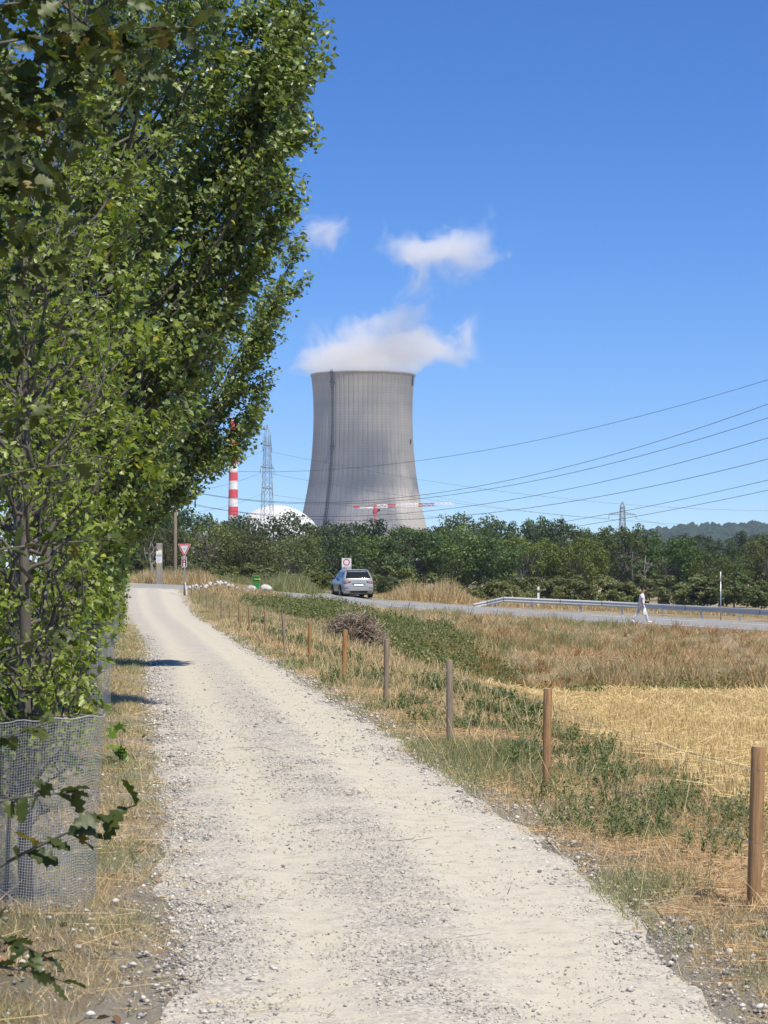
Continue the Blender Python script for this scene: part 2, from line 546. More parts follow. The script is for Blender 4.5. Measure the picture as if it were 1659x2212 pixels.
ys = grow_axis(6, 60, .22, -6, 121.5, 1.02); us = np.linspace(-1.18, 1.18, 33)
UU, YY = np.meshgrid(us, ys)
edge = (fnoise(YY, np.sign(UU) * 40, 1.1, 4) - .5) * .28 * np.abs(UU) ** 3 * np.sign(UU)
XX = smooth_px(YY) + UU * PATH_W(YY) + edge
ruts = -.018 * np.exp(-((np.abs(UU) - .45) / .17) ** 2)
ZZ = ground_z(XX, YY) + .045 * (1 - np.abs(UU) ** 2.5) + ruts + (fnoise(XX, YY, .35, 6) - .5) * .02 - .02
grit = np.clip(.50 - .60 * np.exp(-((UU - .50) / .25) ** 2) - .35 * np.exp(-((UU + .42) / .22) ** 2) + .5 * np.exp(-((UU + .88) / .16) ** 2) + .30 * np.exp(-(UU / .28) ** 2), 0, 1)
i = (np.arange(len(ys) - 1)[:, None] * len(us) + np.arange(len(us) - 1)[None]).ravel()
nx = len(us)
path = link('path', big_mesh('path', np.stack([XX, YY, ZZ], -1).reshape(-1, 3), np.stack([i, i + 1, i + nx + 1, i + nx], 1), smooth=True,
            attrs={'across': UU.ravel(), 'grit': grit.ravel()}), M_PATH)
set_tag(path, kind='structure')
def path_z(X, Y):
    u_ = (X - smooth_px(Y)) / PATH_W(Y)
    return ground_z(X, Y) + .045 * (1 - np.abs(np.clip(u_, -1.2, 1.2)) ** 2.5) - .018 * np.exp(-((np.abs(u_) - .45) / .17) ** 2) - .02

# stubble field: soil sheet laid over the land
t = NT('field_soil'); v = t.pos()
row = t.new('TexWave'); row.wave_type = 'BANDS'; row.bands_direction = 'X'
row.inputs['Scale'].default_value = 1.1; row.inputs['Distortion'].default_value = 1.2; row.inputs['Detail'].default_value = 2
t.put(row.inputs['Vector'], v)
n3 = t.noise(45, 4, .65, v)
c = t.mix(n3, (.26, .18, .075), (.52, .39, .18))
c = t.mix(t.math('MULTIPLY', row.outputs[1], .35), c, (.60, .45, .19))
t.bsdf(c, .95, 0, t.bump(n3, .8, .02), .2)
M_FIELD = t.m
xs = np.linspace(0, 1, 60); ys = np.linspace(0, 1, 130)
UU, VV = np.meshgrid(xs, ys)
Yq = 2 + VV * 68; XL = FIELD_EDGE(Yq) + (fnoise(Yq, 3, 2.0, 8) - .5) * .5
XX = XL + UU * (30 - XL); YY = 2 + VV * (FIELD_FAR(XX) - 2)
ZZ = ground_z(XX, YY) + .04 - .07 * np.exp(-UU * 60) - .06 * np.exp(-(1 - VV) * 60)
i = (np.arange(129)[:, None] * 60 + np.arange(59)[None]).ravel()
field = link('stubble_field', big_mesh('stubble_field', np.stack([XX, YY, ZZ], -1).reshape(-1, 3), np.stack([i, i + 1, i + 61, i + 60], 1), smooth=True), M_FIELD)
set_tag(field, kind='structure')

# asphalt road along the top of the bank
t = NT('road_asphalt'); v = t.pos()
c = t.mix(t.noise(60, 3, .6, v), (.22, .215, .205), (.31, .305, .29))
c = t.mix(t.maprange(t.noise(.6, 4, .6, v), .4, .7, 0, .5), c, (.34, .33, .305))
t.bsdf(c, .85, 0, t.bump(t.noise(120, 2, .6, v), .4, .01), .3)
M_ROAD = t.m
def edge_curve(pts):
    w = np.array([tuple(P(*p)) for p in pts])
    s = np.linspace(0, len(w) - 1, 120)
    k = np.arange(len(w))
    return np.stack([np.interp(s, k, w[:, j]) for j in range(3)], 1)
RN, RF = edge_curve(near_edge), edge_curve(far_edge)
def road_pt(s, u):                     # s 0..1 from right to left, u 0 near .. 1 far
    a = np.array([np.interp(s * 119, np.arange(120), RN[:, j]) for j in range(3)])
    b = np.array([np.interp(s * 119, np.arange(120), RF[:, j]) for j in range(3)])
    p = a + (b - a) * u
    p[2] += .06 * math.sin(math.pi * u) + .035
    return p
def road_strip(name, us_, lift, mat, parent=None, s0=0.0, s1=1.0, n=120):
    V = np.array([road_pt(s, u) + np.array([0, 0, lift]) for s in np.linspace(s0, s1, n) for u in us_])
    m = len(us_)
    Fc = [(i * m + j, i * m + j + 1, (i + 1) * m + j + 1, (i + 1) * m + j) for i in range(n - 1) for j in range(m - 1)]
    return link(name, big_mesh(name, V, Fc, smooth=True), mat, parent)
road = road_strip('road', np.concatenate([[-.012], np.linspace(0, 1, 9), [1.012]]), 0, M_ROAD)
_co = np.empty(len(road.data.vertices) * 3, np.float32); road.data.vertices.foreach_get('co', _co); _co = _co.reshape(-1, 11, 3)
_co[:, 0, 2] -= .25; _co[:, 10, 2] -= .25; _co[:, 1, 2] -= .02; _co[:, 9, 2] -= .02
road.data.vertices.foreach_set('co', _co.ravel()); road.data.update()
set_tag(road, kind='structure')
M_LINE = m_plain('road_paint', (.66, .66, .62), .7, 0, .15, 6)
M_YLINE = m_plain('yellow_road_paint', (.62, .50, .12), .7, 0, .15, 6)
for k in range(11):
    road_strip('lane_marking', np.linspace(.50, .525, 3), .008, M_LINE, road, .02 + k * .06, .055 + k * .06, 8)
road_strip('edge_marking', np.linspace(.955, .975, 3), .008, M_LINE, road, 0, .62, 80)
road_strip('edge_marking', np.linspace(.03, .048, 3), .008, M_LINE, road, 0, .50, 80)
road_strip('yellow_marking', np.linspace(.35, .45, 3), .008, M_YLINE, road, .885, .90, 5)
# side lane where the car stands
def lane_grid():
    a, b = P(700, 1296, 122.5), P(826, 1296, 122.5)
    V = []
    for k in range(14):
        q = k / 13 * 8
        for w in np.linspace(0, 1, 5):
            X = a.x + (b.x - a.x) * w - q * .18
            V.append((X, 122.6 + q, gz(X, 122.6 + q) + (.05 if 0 < w < 1 and k < 13 else -.03)))
    Fc = [(i * 5 + j, i * 5 + j + 1, (i + 1) * 5 + j + 1, (i + 1) * 5 + j) for i in range(13) for j in range(4)]
    return big_mesh('side_road', V, Fc, smooth=True)
set_tag(link('side_road', lane_grid(), M_ROAD), kind='structure')
# ------------------------------------------------------------------ cooling tower
TY = 1570.0
tc = P(784, 1240, TY)
TZ0 = -3.0
prof = [(54.5, -3), (53.2, 6), (50.3, 18), (47.0, 30), (43.9, 41.5), (41.6, 53), (40.2, 62), (38.6, 72), (37.4, 81), (36.3, 92), (35.75, 101), (35.5, 110.5), (35.55, 118), (35.8, 126), (36.4, 135), (37.3, 144.4)]
pz = np.array([p[1] for p in prof]); pr = np.array([p[0] for p in prof])
zz = np.linspace(-3, 144.4, 60)
_k = np.polyfit(pz, pr, 5)
tr_ = np.polyval(_k, zz)
tower_r = lambda z: float(np.interp(z, zz, tr_))
t = NT('tower_concrete'); v = t.obj()
sx = t.new('SeparateXYZ'); t.put(sx.inputs[0], v)
n = t.noise(.05, 6, .6, v); st = t.noise(.22, 5, .6, t.vmul(v, (1, 1, .06)))
c = t.mix(t.maprange(n, .36, .64), (.36, .335, .295), (.53, .49, .425))
c = t.mix(t.maprange(st, .48, .75, 0, .45), c, (.26, .25, .235))
lift = t.math('FRACT', t.math('MULTIPLY', sx.outputs[2], 1 / 1.9))
c = t.mix(t.math('MULTIPLY', t.math('LESS_THAN', lift, .16), .28), c, (.2, .195, .19))
o = t.objrand()
c = t.mix(t.maprange(o, 0, 1, 0, .14), c, (.30, .285, .26))
t.bsdf(c, .9, 0, None, .25)
M_TOWER = t.m
M_TOWER_DARK = m_plain('tower_joint', (.30, .28, .25), .95, 0, .1, .1)
M_STEEL_DARK = m_plain('ladder_steel', (.06, .06, .065), .7, .2, .2, .3)
tower = empty('cooling_tower', (tc.x, TY, 0), 0, 'tall grey concrete cooling tower releasing steam above the wood', 'cooling tower')
NP = 66
da = 2 * math.pi / NP
V, Fc = [], []
for i, z in enumerate(zz):
    r = float(tr_[i])
    for f in (-.5, -.49, -.24, 0, .24, .49, .5):
        rr = r - (.10 if abs(f) == .5 else 0)
        V.append((rr * math.cos(f * da), rr * math.sin(f * da), z))
for i in range(len(zz) - 1):
    for j in range(6):
        a = i * 7 + j
        Fc.append((a, a + 1, a + 8, a + 7))
pm = big_mesh('shell_panel', V, Fc, smooth=True)
for k in range(NP):
    link('shell_panel', pm, M_TOWER, tower, rot=(0, 0, k * da))
lathe_obj('inner_shell', [(tower_r(z) - .12 - .5 * (z > 140), z) for z in np.linspace(-3, 144.2, 50)] + [(tower_r(144) - 1.4, 144.2), (tower_r(130) - 1.5, 120), (tower_r(110) - 1.5, 60)], 110, M_TOWER_DARK, tower)
lathe_obj('rim', [(tower_r(143.2) + .05, 143.4), (tower_r(144) + .5, 143.6), (tower_r(144) + .5, 144.7), (tower_r(144) - 1.3, 144.75), (tower_r(144) - 1.3, 143.5)], 110, M_TOWER, tower)
# service ladder shaft down the near side
def on_tower(ang, z, out=0.0):
    r = tower_r(z) + out
    return np.array([r * math.sin(ang), -r * math.cos(ang), z])
LA = -math.asin(.565)
zs = np.linspace(8, 146, 60)
for da_ in (-.033, .018):
    tube_obj('ladder_rail', [([on_tower(LA + da_, z, .9) for z in zs], .2)], M_STEEL_DARK, tower, 4)
tube_obj('ladder_cage', [([on_tower(LA - .012, z, 1.0) for z in zs], .22)], M_STEEL_DARK, tower, 6)
rungs = [([on_tower(LA - .035, z, 1.1), on_tower(LA + .02, z, 1.1)], .16) for z in np.arange(10, 145, 2.2)]
tube_obj('rungs', rungs, M_STEEL_DARK, tower, 4)['kind'] = 'stuff'
for z, s in ((92, 1.0), (137, 1.1), (143.5, .8)):
    bm = bmesh.new(); p = on_tower(LA - .008, z, 1.2)
    add_box(bm, p, (3.6 * s, 2.4, .5)); add_box(bm, p + np.array([0, 0, -1.6]), (2.4 * s, 1.8, 2.6))
    bm_obj('platform', bm, M_STEEL_DARK, tower)
box_obj('lamp_bracket', on_tower(math.asin(.93), 96, .6), (.9, 1.2, 3), M_STEEL_DARK, tower)
box_obj('roof_hatch', on_tower(math.asin(.955), 139.5, .4), (1.0, 1.2, 7), M_STEEL_DARK, tower)
for k in range(44):        # slanting columns below the shell
    a = k / 44 * 2 * math.pi
    p0 = np.array([56.5 * math.cos(a), 56.5 * math.sin(a), -6]); p1 = np.array([54.3 * math.cos(a + .05), 54.3 * math.sin(a + .05), -2.8])
    tube_obj('column', [([p0, p1], .5)], M_TOWER, tower, 4)

# ------------------------------------------------------------------ striped chimney
CY = 1440.0
cc = P(503.5, 1240, CY); k_ = pxm(CY)
chim = empty('chimney', (cc.x, CY, -3), 0, 'slender red and white banded chimney left of the dome', 'chimney')
def cr(z): return np.interp(z, [0, 106], [13.2 * k_, 7.8 * k_])
M_CH_W = m_plain('chimney_white', (.80, .79, .77), .6, 0, .05, .2)
M_CH_R = m_plain('chimney_red', (.66, .045, .04), .6, 0, .08, .2)
M_CH_G = m_plain('chimney_grey', (.55, .54, .52), .8, 0, .1, .2)
z_grey = 3 + P(503, 1113, CY).z
bh = 18.55 * k_
zb, n_ = z_grey, 0
ztop = 3 + P(503, 906, CY).z
lathe_obj('shaft', [(cr(0) , 0), (cr(z_grey), z_grey)], 28, M_CH_G, chim)
while zb < ztop - .1:
    z1 = min(zb + bh, ztop)
    lathe_obj('red_band' if n_ % 2 == 0 else 'white_band', [(cr(zb), zb), (cr(z1), z1)], 28, M_CH_R if n_ % 2 == 0 else M_CH_W, chim)
    zb = z1; n_ += 1
lathe_obj('cap', [(cr(ztop), ztop), (cr(ztop) * 1.12, ztop + .1), (cr(ztop) * 1.12, ztop + 1.0), (cr(ztop) * .8, ztop + 1.05), (.05, ztop + .6)], 28, M_CH_R, chim)
lathe_obj('gallery', [(cr(z_grey + 40) + .1, z_grey + 40), (cr(z_grey + 40) + 1.0, z_grey + 40), (cr(z_grey + 40) + 1.0, z_grey + 41), (cr(z_grey + 40) + .9, z_grey + 40.2)], 28, M_GALV, chim)

# ------------------------------------------------------------------ reactor dome
DY = 1480.0
dcx = P(597, 1240, DY); k_ = pxm(DY); DR = 107 * k_
t = NT('dome_white'); v = t.obj()
c = t.mix(t.noise(.08, 5, .6, v), (.62, .615, .60), (.72, .715, .70))
c = t.mix(t.maprange(t.noise(.3, 4, .6, t.vmul(v, (1, 1, .15))), .5, .8, 0, .25), c, (.6, .59, .57))
t.bsdf(c, .7)
M_DOME = t.m
dome = empty('reactor_dome', (dcx.x, DY, -3), 0, 'white domed reactor building between the chimney and the cooling tower', 'dome')
ztop = 3 + P(597, 1091.5, DY).z
zc = ztop - DR
lathe_obj('dome_roof', [(max(.02, DR * math.sin(a)), zc + DR * math.cos(a)) for a in np.linspace(math.pi / 2, 0.001, 26)], 72, M_DOME, dome)
lathe_obj('drum_wall', [(DR, 0), (DR, zc)], 72, M_DOME, dome)
lathe_obj('ring_beam', [(DR + .02, zc - .6), (DR + .5, zc - .5), (DR + .5, zc + .4), (DR - .1, zc + .5)], 72, M_DOME, dome)

# ------------------------------------------------------------------ lattice pylons
def bars(segs, r):
    return tubes([(np.array(s, float), r) for s in segs], 4)
def pylon(px, top_y, Y, base_w, label, arms, rot=0.0, bar=.16, group='lattice pylons'):
    b = P(px, 1240, Y); H = P(px, top_y, Y).z + 3
    root = empty('lattice_pylon', (b.x, Y, -3), rot, label, 'pylon', group)
    m_ = m_plain('pylon_steel', (.26, .27, .28), .6, .5, .15, .2)
    def w(z): return np.interp(z, [0, H * .8, H * .93, H], [base_w, base_w * .42, base_w * .36, .12])
    levels = [0]; z = 0
    while z < H * .93:
        z += max(1.6, w(z) * 1.25); levels.append(min(z, H * .93))
    legs, br = [], []
    for sx_ in (-1, 1):
        for sy_ in (-1, 1):
            legs.append([(sx_ * w(q) / 2, sy_ * w(q) / 2, q) for q in levels + [H]])
    for a, c in zip(levels[:-1], levels[1:]):
        wa, wc = w(a) / 2, w(c) / 2
        for ax in (0, 1):
            for s in (-1, 1):
                for d in (-1, 1):
                    p = [d * wa, s * wa, a]; q = [-d * wc, s * wc, c]
                    if ax: p[0], p[1] = p[1], p[0]; q[0], q[1] = q[1], q[0]
                    br.append([p, q])
        br += [[(-wc, -wc, c), (wc, -wc, c)], [(-wc, wc, c), (wc, wc, c)]]
    for l in legs: tube_obj('leg', [(np.array(l), bar)], m_, root, 4)
    V, Fc = bars(br, bar * .62); link('bracing', big_mesh('bracing', V, Fc), m_, root)
    tips = []
    for zf, half in arms:
        z = H * zf; ww = w(z) / 2
        segs = []
        for s in (-1, 1):
            tip = (s * half, 0, z + .2)
            for y in (-1, 1):
                segs += [[(s * ww, y * ww, z), tip], [(s * ww, y * ww, z + base_w * .22), tip]]
            n = 4
            for i in range(1, n):
                f = i / n
                segs.append([(s * (ww + (half - ww) * f), ww * (1 - f), z), (s * (ww + (half - ww) * (f - .12)), -ww * (1 - f), z)])
                segs.append([(s * (ww + (half - ww) * f), 0, z), (s * (ww + (half - ww) * f), 0, z + base_w * .22 * (1 - f))])
            tips.append((root, (s * half, 0, z - 2.6)))
            tube_obj('insulator', [(np.array([(s * half, 0, z + .1), (s * half, 0, z - 2.6)]), bar * 1.1)], m_, root, 6)
        V, Fc = bars(segs, bar * .75); link('cross_arm', big_mesh('cross_arm', V, Fc), m_, root)
    tips.append((root, (0, 0, H)))
    def worldtip(i):
        r_, p = tips[i]
        return Matrix.Translation(r_.location) @ Matrix.Rotation(rot, 4, 'Z') @ Vector(p)
    return root, worldtip, len(tips)
py1, tip1, _ = pylon(577, 918, 1000, 6.6, 'tall slim lattice pylon standing in front of the white dome', [(.60, 6.5), (.73, 8.5), (.87, 5.5)], R(72), .12)
py2, tip2, _ = pylon(1345, 1083, 1500, 7.5, 'broad-armed lattice pylon rising over the wood beyond the walking man', [(.58, 11), (.83, 9.5)], R(8), .20)
py3, tip3, _ = pylon(1214, 1112, 2400, 8, 'tiny far-off lattice pylon tip above the treetops, left of the broad-armed one', [(.70, 8), (.88, 5)], R(30), .22)

# ------------------------------------------------------------------ wires
def wire(A, B, sag, r, parent=None, name='power_line', n=40, mat=None):
    A, B = np.array(A, float), np.array(B, float)
    tt = np.linspace(0, 1, n)[:, None]
    p = A + (B - A) * tt
    p[:, 2] -= (4 * sag * tt * (1 - tt))[:, 0]
    V, Fc = tubes([(p, r)], 4)
    return link(name, big_mesh(name, V, Fc), mat or M_CABLE, parent)
def wire_px(a, m, b, r, label):
    """overhead line through three picture points given with their distances; the middle one sets the sag"""
    A, B = P(*a), P(*b)
    Ym = m[2] if len(m) > 2 else None
    s = None
    best = 1e9
    for tt in np.linspace(.02, .98, 300):
        q = A + (B - A) * tt
        xpx = 829.5 + q.x / q.y * F
        if abs(xpx - m[0]) < best: best, s, Q = abs(xpx - m[0]), tt, q
    zt = P(m[0], m[1], Q.y).z
    sag = (Q.z - zt) / (4 * s * (1 - s))
    o = wire(A, B, sag, r)
    return set_tag(o, label, 'power line', 'overhead power lines')
WR = .0105
wire_px((421, 1063, 140), (915, 1069, 0), (1900, 779, 80), WR, 'overhead line meeting the right edge second highest, sagging across the tower foot')
wire_px((408, 1062, 140.6), (915, 1076, 0), (1900, 818, 80), WR, 'overhead line meeting the right edge third highest, sagging across the tower foot')
wire_px((340, 1005, 141), (900, 996, 0), (1900, 742, 82), .009, 'highest overhead line, running up from the tower flank to the right edge')
wire_px((421, 1092, 140), (915, 1105, 0), (1900, 868, 80), WR, 'overhead line passing just over the crane, fourth at the right edge')
wire_px((405, 1086, 140), (915, 1120, 0), (1900, 924, 80), WR, 'overhead line passing low over the crane foot, fifth at the right edge')
wire_px((560, 1160, 180), (1180, 1133, 0), (1900, 977, 85), WR, 'overhead line leaving the treetops, second lowest at the right edge')
wire_px((600, 1170, 185), (1210, 1142, 0), (1900, 1004, 85), WR, 'lowest overhead line, leaving the treetops left of the pylon')
rf = .05
def far_wire(A, B, sag, label):
    return set_tag(wire(A, B, sag, rf, n=48), label, 'power line', 'high-voltage lines of the far pylons')
far_wire(tip1(6), P(180, 925, 900), 6, 'thin earth wire from the slim pylon top towards the poplars')
far_wire(tip1(4), P(150, 975, 880), 9, 'thin high-voltage line left of the slim pylon, upper arm')
far_wire(tip1(2), P(150, 1010, 880), 9, 'thin high-voltage line left of the slim pylon, middle arm')
far_wire(tip1(0), P(150, 1060, 880), 9, 'thin high-voltage line left of the slim pylon, lowest arm')
far_wire(tip1(5), P(2000, 1092, 1250), 12, 'thin high-voltage line from the slim pylon upper arm across the tower to the right')
far_wire(tip1(3), P(2000, 1132, 1250), 10, 'thin high-voltage line from the slim pylon middle arm across the tower to the right')
far_wire(tip1(1), P(2000, 1165, 1250), 8, 'thin high-voltage line from the slim pylon lowest arm across the tower foot')
far_wire(tip2(2), P(700, 1015, 1700), 6, 'thin high-voltage line from the broad-armed pylon behind the tower')
far_wire(tip2(3), P(2000, 1155, 1400), 8, 'thin high-voltage line right of the broad-armed pylon')
ball = bmesh.new(); bmesh.ops.create_uvsphere(ball, u_segments=12, v_segments=8, radius=.75)
set_tag(bm_obj('marker_ball', ball, M_RED, None, True, tuple(Vector(tip1(6)).lerp(P(180, 925, 900), .085) - Vector((0, 0, 1.2)))), 'small red marker ball on the wire left of the slim pylon', 'marker ball')

# ------------------------------------------------------------------ tower crane
KY = 1250.0
kb = P(810, 1240, KY); k_ = pxm(KY)
crane = empty('tower_crane', (kb.x, KY, -3), 0, 'red and white tower crane in front of the cooling tower foot', 'crane')
def kz(y): return P(810, y, KY).z + 3
zj = kz(1097)
def lattice(x0, x1, z0, z1, w, n, r):
    segs = []
    h = z1 - z0
    for y in (-w, w): segs.append([(x0, y, z0), (x1, y, z0)])
    segs.append([(x0, 0, z1), (x1, 0, z1)])
    st = (x1 - x0) / n
    for i in range(n):
        for y in (-w, w):
            segs += [[(x0 + i * st, y, z0), (x0 + (i + .5) * st, 0, z1)], [(x0 + (i + .5) * st, 0, z1), (x0 + (i + 1) * st, y, z0)]]
        segs.append([(x0 + i * st, -w, z0), (x0 + i * st, w, z0)])
    return bars(segs, r)
M_CR_R = m_plain('crane_red', (.50, .04, .05), .5, 0, .1, .5)
M_CR_W = m_plain('crane_white', (.82, .82, .82), .5, 0, .05, .5)
x = 1.2
for px0, px1, m_ in ((812, 838, M_CR_W), (838, 854, M_CR_R), (854, 904, M_CR_W), (904, 938, M_CR_R), (938, 980, M_CR_W)):
    a, b = (px0 - 810) * k_, (px1 - 810) * k_
    rise = lambda q: zj + q * .045
    V, Fc = lattice(a, b, 0, 1.75 - .012 * a, .7, max(2, int((b - a) / 2.3)), .2)
    V[:, 2] += zj + V[:, 0] * .035
    link('jib_section', big_mesh('jib_section', V, Fc), m_, crane)
V, Fc = lattice((764 - 810) * k_, -.6, 0, .5, .8, 8, .16); V[:, 2] += zj - .3
link('counter_jib', big_mesh('counter_jib', V, Fc), M_CR_W, crane)
box_obj('winch_house', ((770 - 810) * k_, 0, zj + .4), (3.2, 1.6, 1.5), M_CR_R, crane, .1)
for i in range(3):
    box_obj('counterweight', ((766.5 + i * 3.2 - 810) * k_, 0, zj - 1.6), (.72, 1.5, 2.6), M_GALV, crane, .05)
V, Fc = bars([[(sx_ * .8, sy_ * .8, 0), (sx_ * .8, sy_ * .8, zj + 1.6)] for sx_ in (-1, 1) for sy_ in (-1, 1)], .15)
link('mast', big_mesh('mast', V, Fc), M_CR_R, crane)
br = []
for i in range(int(zj / 1.7)):
    z = i * 1.7
    for s in (-.8, .8):
        br += [[(-.8, s, z), (.8, s, z + 1.7)], [(s, .8, z), (s, -.8, z + 1.7)], [(-.8, s, z), (.8, s, z)]]
V, Fc = bars(br, .09); link('mast_bracing', big_mesh('mast_bracing', V, Fc), M_CR_R, crane)
V, Fc = bars([[(-.7, 0, zj), (.1, 0, zj + 2.4)], [(.7, 0, zj), (.1, 0, zj + 2.4)], [(.1, 0, zj + 2.4), (-6, 0, zj + .3)], [(.1, 0, zj + 2.4), (12, 0, zj + 2.2)]], .16)
link('apex_frame', big_mesh('apex_frame', V, Fc), M_CR_R, crane)
lathe_obj('slewing_ring', [(1.2, zj - 3.4), (1.35, zj - 3.2), (1.35, zj - 2.6), (1.0, zj - .2)], 16, M_CR_R, crane)
cabm = box_obj('cab', (2.1, -.6, zj - 1.5), (1.6, 1.5, 1.9), M_CR_R, crane, .15)
M_GLASS = m_plain('dark_glass', (.012, .014, .017), .12, 0, .1, 2, spec=.28)
box_obj('cab_window', (2.2, -1.36, zj - 1.3), (1.3, .06, 1.2), M_GLASS, crane)
tube_obj('hook_cable', [([(7.5, 0, zj + .2), (7.5, 0, zj - 3.0)], .07)], M_CABLE, crane, 4)
box_obj('hook_block', (7.5, 0, zj - 3.5), (.7, .5, 1.0), M_CR_R, crane, .1)

# ------------------------------------------------------------------ steam
def steam():
    k = TY / F
    def c3(x, y, dy): 
        p = P(x, y, TY); return np.array([p.x, TY + dy, p.z])
    puffs = [  # x, y, offset towards the camera, radii in m (x, y, z), weight
        (785, 790, 0, 33, 36, 11, 2.6), (735, 785, -34, 27, 38, 9, 1.55), (838, 780, -40, 30, 40, 12, 1.6), (790, 764, -74, 38, 36, 13, 1.35),
        (905, 780, -30, 22, 32, 13, 1.0), (668, 788, -24, 13, 24, 10, .9), (955, 762, -50, 22, 30, 12, .85), (1000, 733, -60, 11, 22, 15, 1.0),
        (838, 738, -90, 30, 36, 15, 1.05), (885, 660, -100, 14, 28, 20, .80),
        (862, 578, -105, 14, 30, 10, 1.25), (908, 594, -112, 19, 36, 11, 1.4), (965, 577, -116, 19, 36, 13, 1.5), (1015, 590, -112, 12, 26, 17, 1.2), (968, 645, -105, 28, 30, 11, .72),
        (713, 538, -90, 17, 28, 14, 1.75), (1045, 519, -100, 7, 8, 5, .95), (1086, 569, -100, 7, 8, 5, .95), (925, 500, -100, 5, 6, 6, .8)]
    t = NT('steam'); v = t.pos()
    wn_ = t.new('TexNoise'); wn_.inputs['Scale'].default_value = .028; wn_.inputs['Detail'].default_value = 2; t.put(wn_.inputs['Vector'], v)
    off = t.new('VectorMath'); off.operation = 'MULTIPLY_ADD'
    t.put(off.inputs[0], wn_.outputs['Color']); off.inputs[1].default_value = (54, 34, 50); off.inputs[2].default_value = (-27, -17, -25)
    vv = t.new('VectorMath'); vv.operation = 'ADD'; t.put(vv.inputs[0], v); t.put(vv.inputs[1], off.outputs[0])
    tot = None
    for x, y, dy, rx, ry, rz, w in puffs:
        c = c3(x, y, dy)
        s = t.new('VectorMath'); s.operation = 'MULTIPLY_ADD'
        t.put(s.inputs[0], vv.outputs[0]); s.inputs[1].default_value = (1 / rx, 1 / ry, 1 / rz)
        s.inputs[2].default_value = tuple(-c / np.array([rx, ry, rz]))
        l = t.new('VectorMath'); l.operation = 'DOT_PRODUCT'; t.put(l.inputs[0], s.outputs[0]); t.put(l.inputs[1], s.outputs[0])
        g = t.math('MULTIPLY', t.math('POWER', 2.718, t.math('MULTIPLY', l.outputs['Value'], -1.1)), w)
        tot = g if tot is None else t.math('ADD', tot, g)
    nz = t.noise(.10, 4, .66, vv.outputs[0])
    d = t.math('SUBTRACT', tot, t.math('MULTIPLY_ADD', nz, 3.0, -.72))
    d = t.maprange(d, -.02, .8, 0, 1)
    sz_ = t.new('SeparateXYZ'); t.put(sz_.inputs[0], v)
    d = t.math('MULTIPLY', d, t.maprange(sz_.outputs[2], 143.5, 146.5, 0, 1))
    d = t.math('MULTIPLY', d, .037)
    pv = t.new('VolumePrincipled')
    pv.inputs['Color'].default_value = (.98, .98, .985, 1); t.put(pv.inputs['Density'], d); pv.inputs['Anisotropy'].default_value = -.1
    t.l.new(pv.outputs[0], t.out.inputs['Volume'])
    lo = np.min([c3(x, y, dy) - 1.7 * np.array([rx, ry, rz]) - 8 for x, y, dy, rx, ry, rz, w in puffs], 0)
    hi = np.max([c3(x, y, dy) + 1.7 * np.array([rx, ry, rz]) + 8 for x, y, dy, rx, ry, rz, w in puffs], 0)
    hi[1] = min(hi[1], TY + 60); lo[2] = max(lo[2], 143.4)
    bm = bmesh.new(); add_box(bm, (lo + hi) / 2, hi - lo)
    o = bm_obj('steam', bm, t.m)
    t.m.cycles.volume_step_rate = .7
    set_tag(o, 'white steam drifting out of the cooling tower mouth', 'steam', None, 'stuff')
    return hi
STEAM_HI = steam()
# ------------------------------------------------------------------ leaves
LEAF_DELTOID = (np.array([(0, 0, 0), (.40, .20, .07), (.24, .62, .05), (0, 1, -.06), (-.24, .62, .05), (-.40, .20, .07)]), np.array([(0, 1, 2, 3), (0, 3, 4, 5)]))
LEAF_OVAL = (np.array([(0, 0, 0), (.24, .28, .06), (.23, .62, .05), (0, 1, -.06), (-.23, .62, .05), (-.24, .28, .06)]), np.array([(0, 1, 2, 3), (0, 3, 4, 5)]))
LEAF_CLUMP = (np.array([(0, -.35, 0), (.34, -.1, .1), (.22, .42, -.04), (0, .62, .05), (-.3, .36, -.05), (-.36, -.12, .1)]), np.array([(0, 1, 2, 3), (0, 3, 4, 5)]))
LEAF_SIMPLE = (np.array([(0, 0, 0), (.36, .38, .10), (0, 1, -.05), (-.36, .38, .10)]), np.array([(0, 1, 2, 3)]))
def lobed_leaf(lobes, w, depth, shape=lambda t: math.sin(math.pi * min(1, t * .9 + .06)) ** .8):
    """half outline follows a midrib; returns strip quads"""
    n = lobes * 5 + 1
    mid, rt, lf = [], [], []
    for i in range(n):
        t_ = i / (n - 1)
        ph = (t_ * lobes) % 1.0
        k = shape(t_) * (1 - depth * (0.5 + 0.5 * math.cos(2 * math.pi * ph)))
        z = .10 * k + .03 * math.sin(9 * t_)
        mid.append((0, t_, -.08 * t_ * t_)); rt.append((w * k, min(1, t_ + .06 * k), z - .08 * t_ * t_)); lf.append((-w * k, min(1, t_ + .06 * k), z - .08 * t_ * t_))
    V = np.array(mid + rt + lf)
    Fc = []
    for i in range(n - 1):
        Fc.append((i, n + i, n + i + 1, i + 1)); Fc.append((i, i + 1, 2 * n + i + 1, 2 * n + i))
    return V, np.array(Fc)
LEAF_OAK = lobed_leaf(4, .34, .5)
def maple_leaf():
    pts = [(0, 0), (.22, -.06), (.50, .12), (.34, .26), (.56, .62), (.26, .52), (.14, .66), (0, 1.0)]
    out = pts + [(-x, y) for x, y in pts[-2:0:-1]]
    V = [(0, .33, -.03)] + [(x, y, .10 * abs(x) - .05 * y * y) for x, y in out]
    n = len(out)
    Fc = [(0, 1 + i, 1 + (i + 1) % n, 1 + (i + 2) % n) for i in range(0, n, 2)]
    return np.array(V), np.array(Fc)
LEAF_MAPLE = maple_leaf()

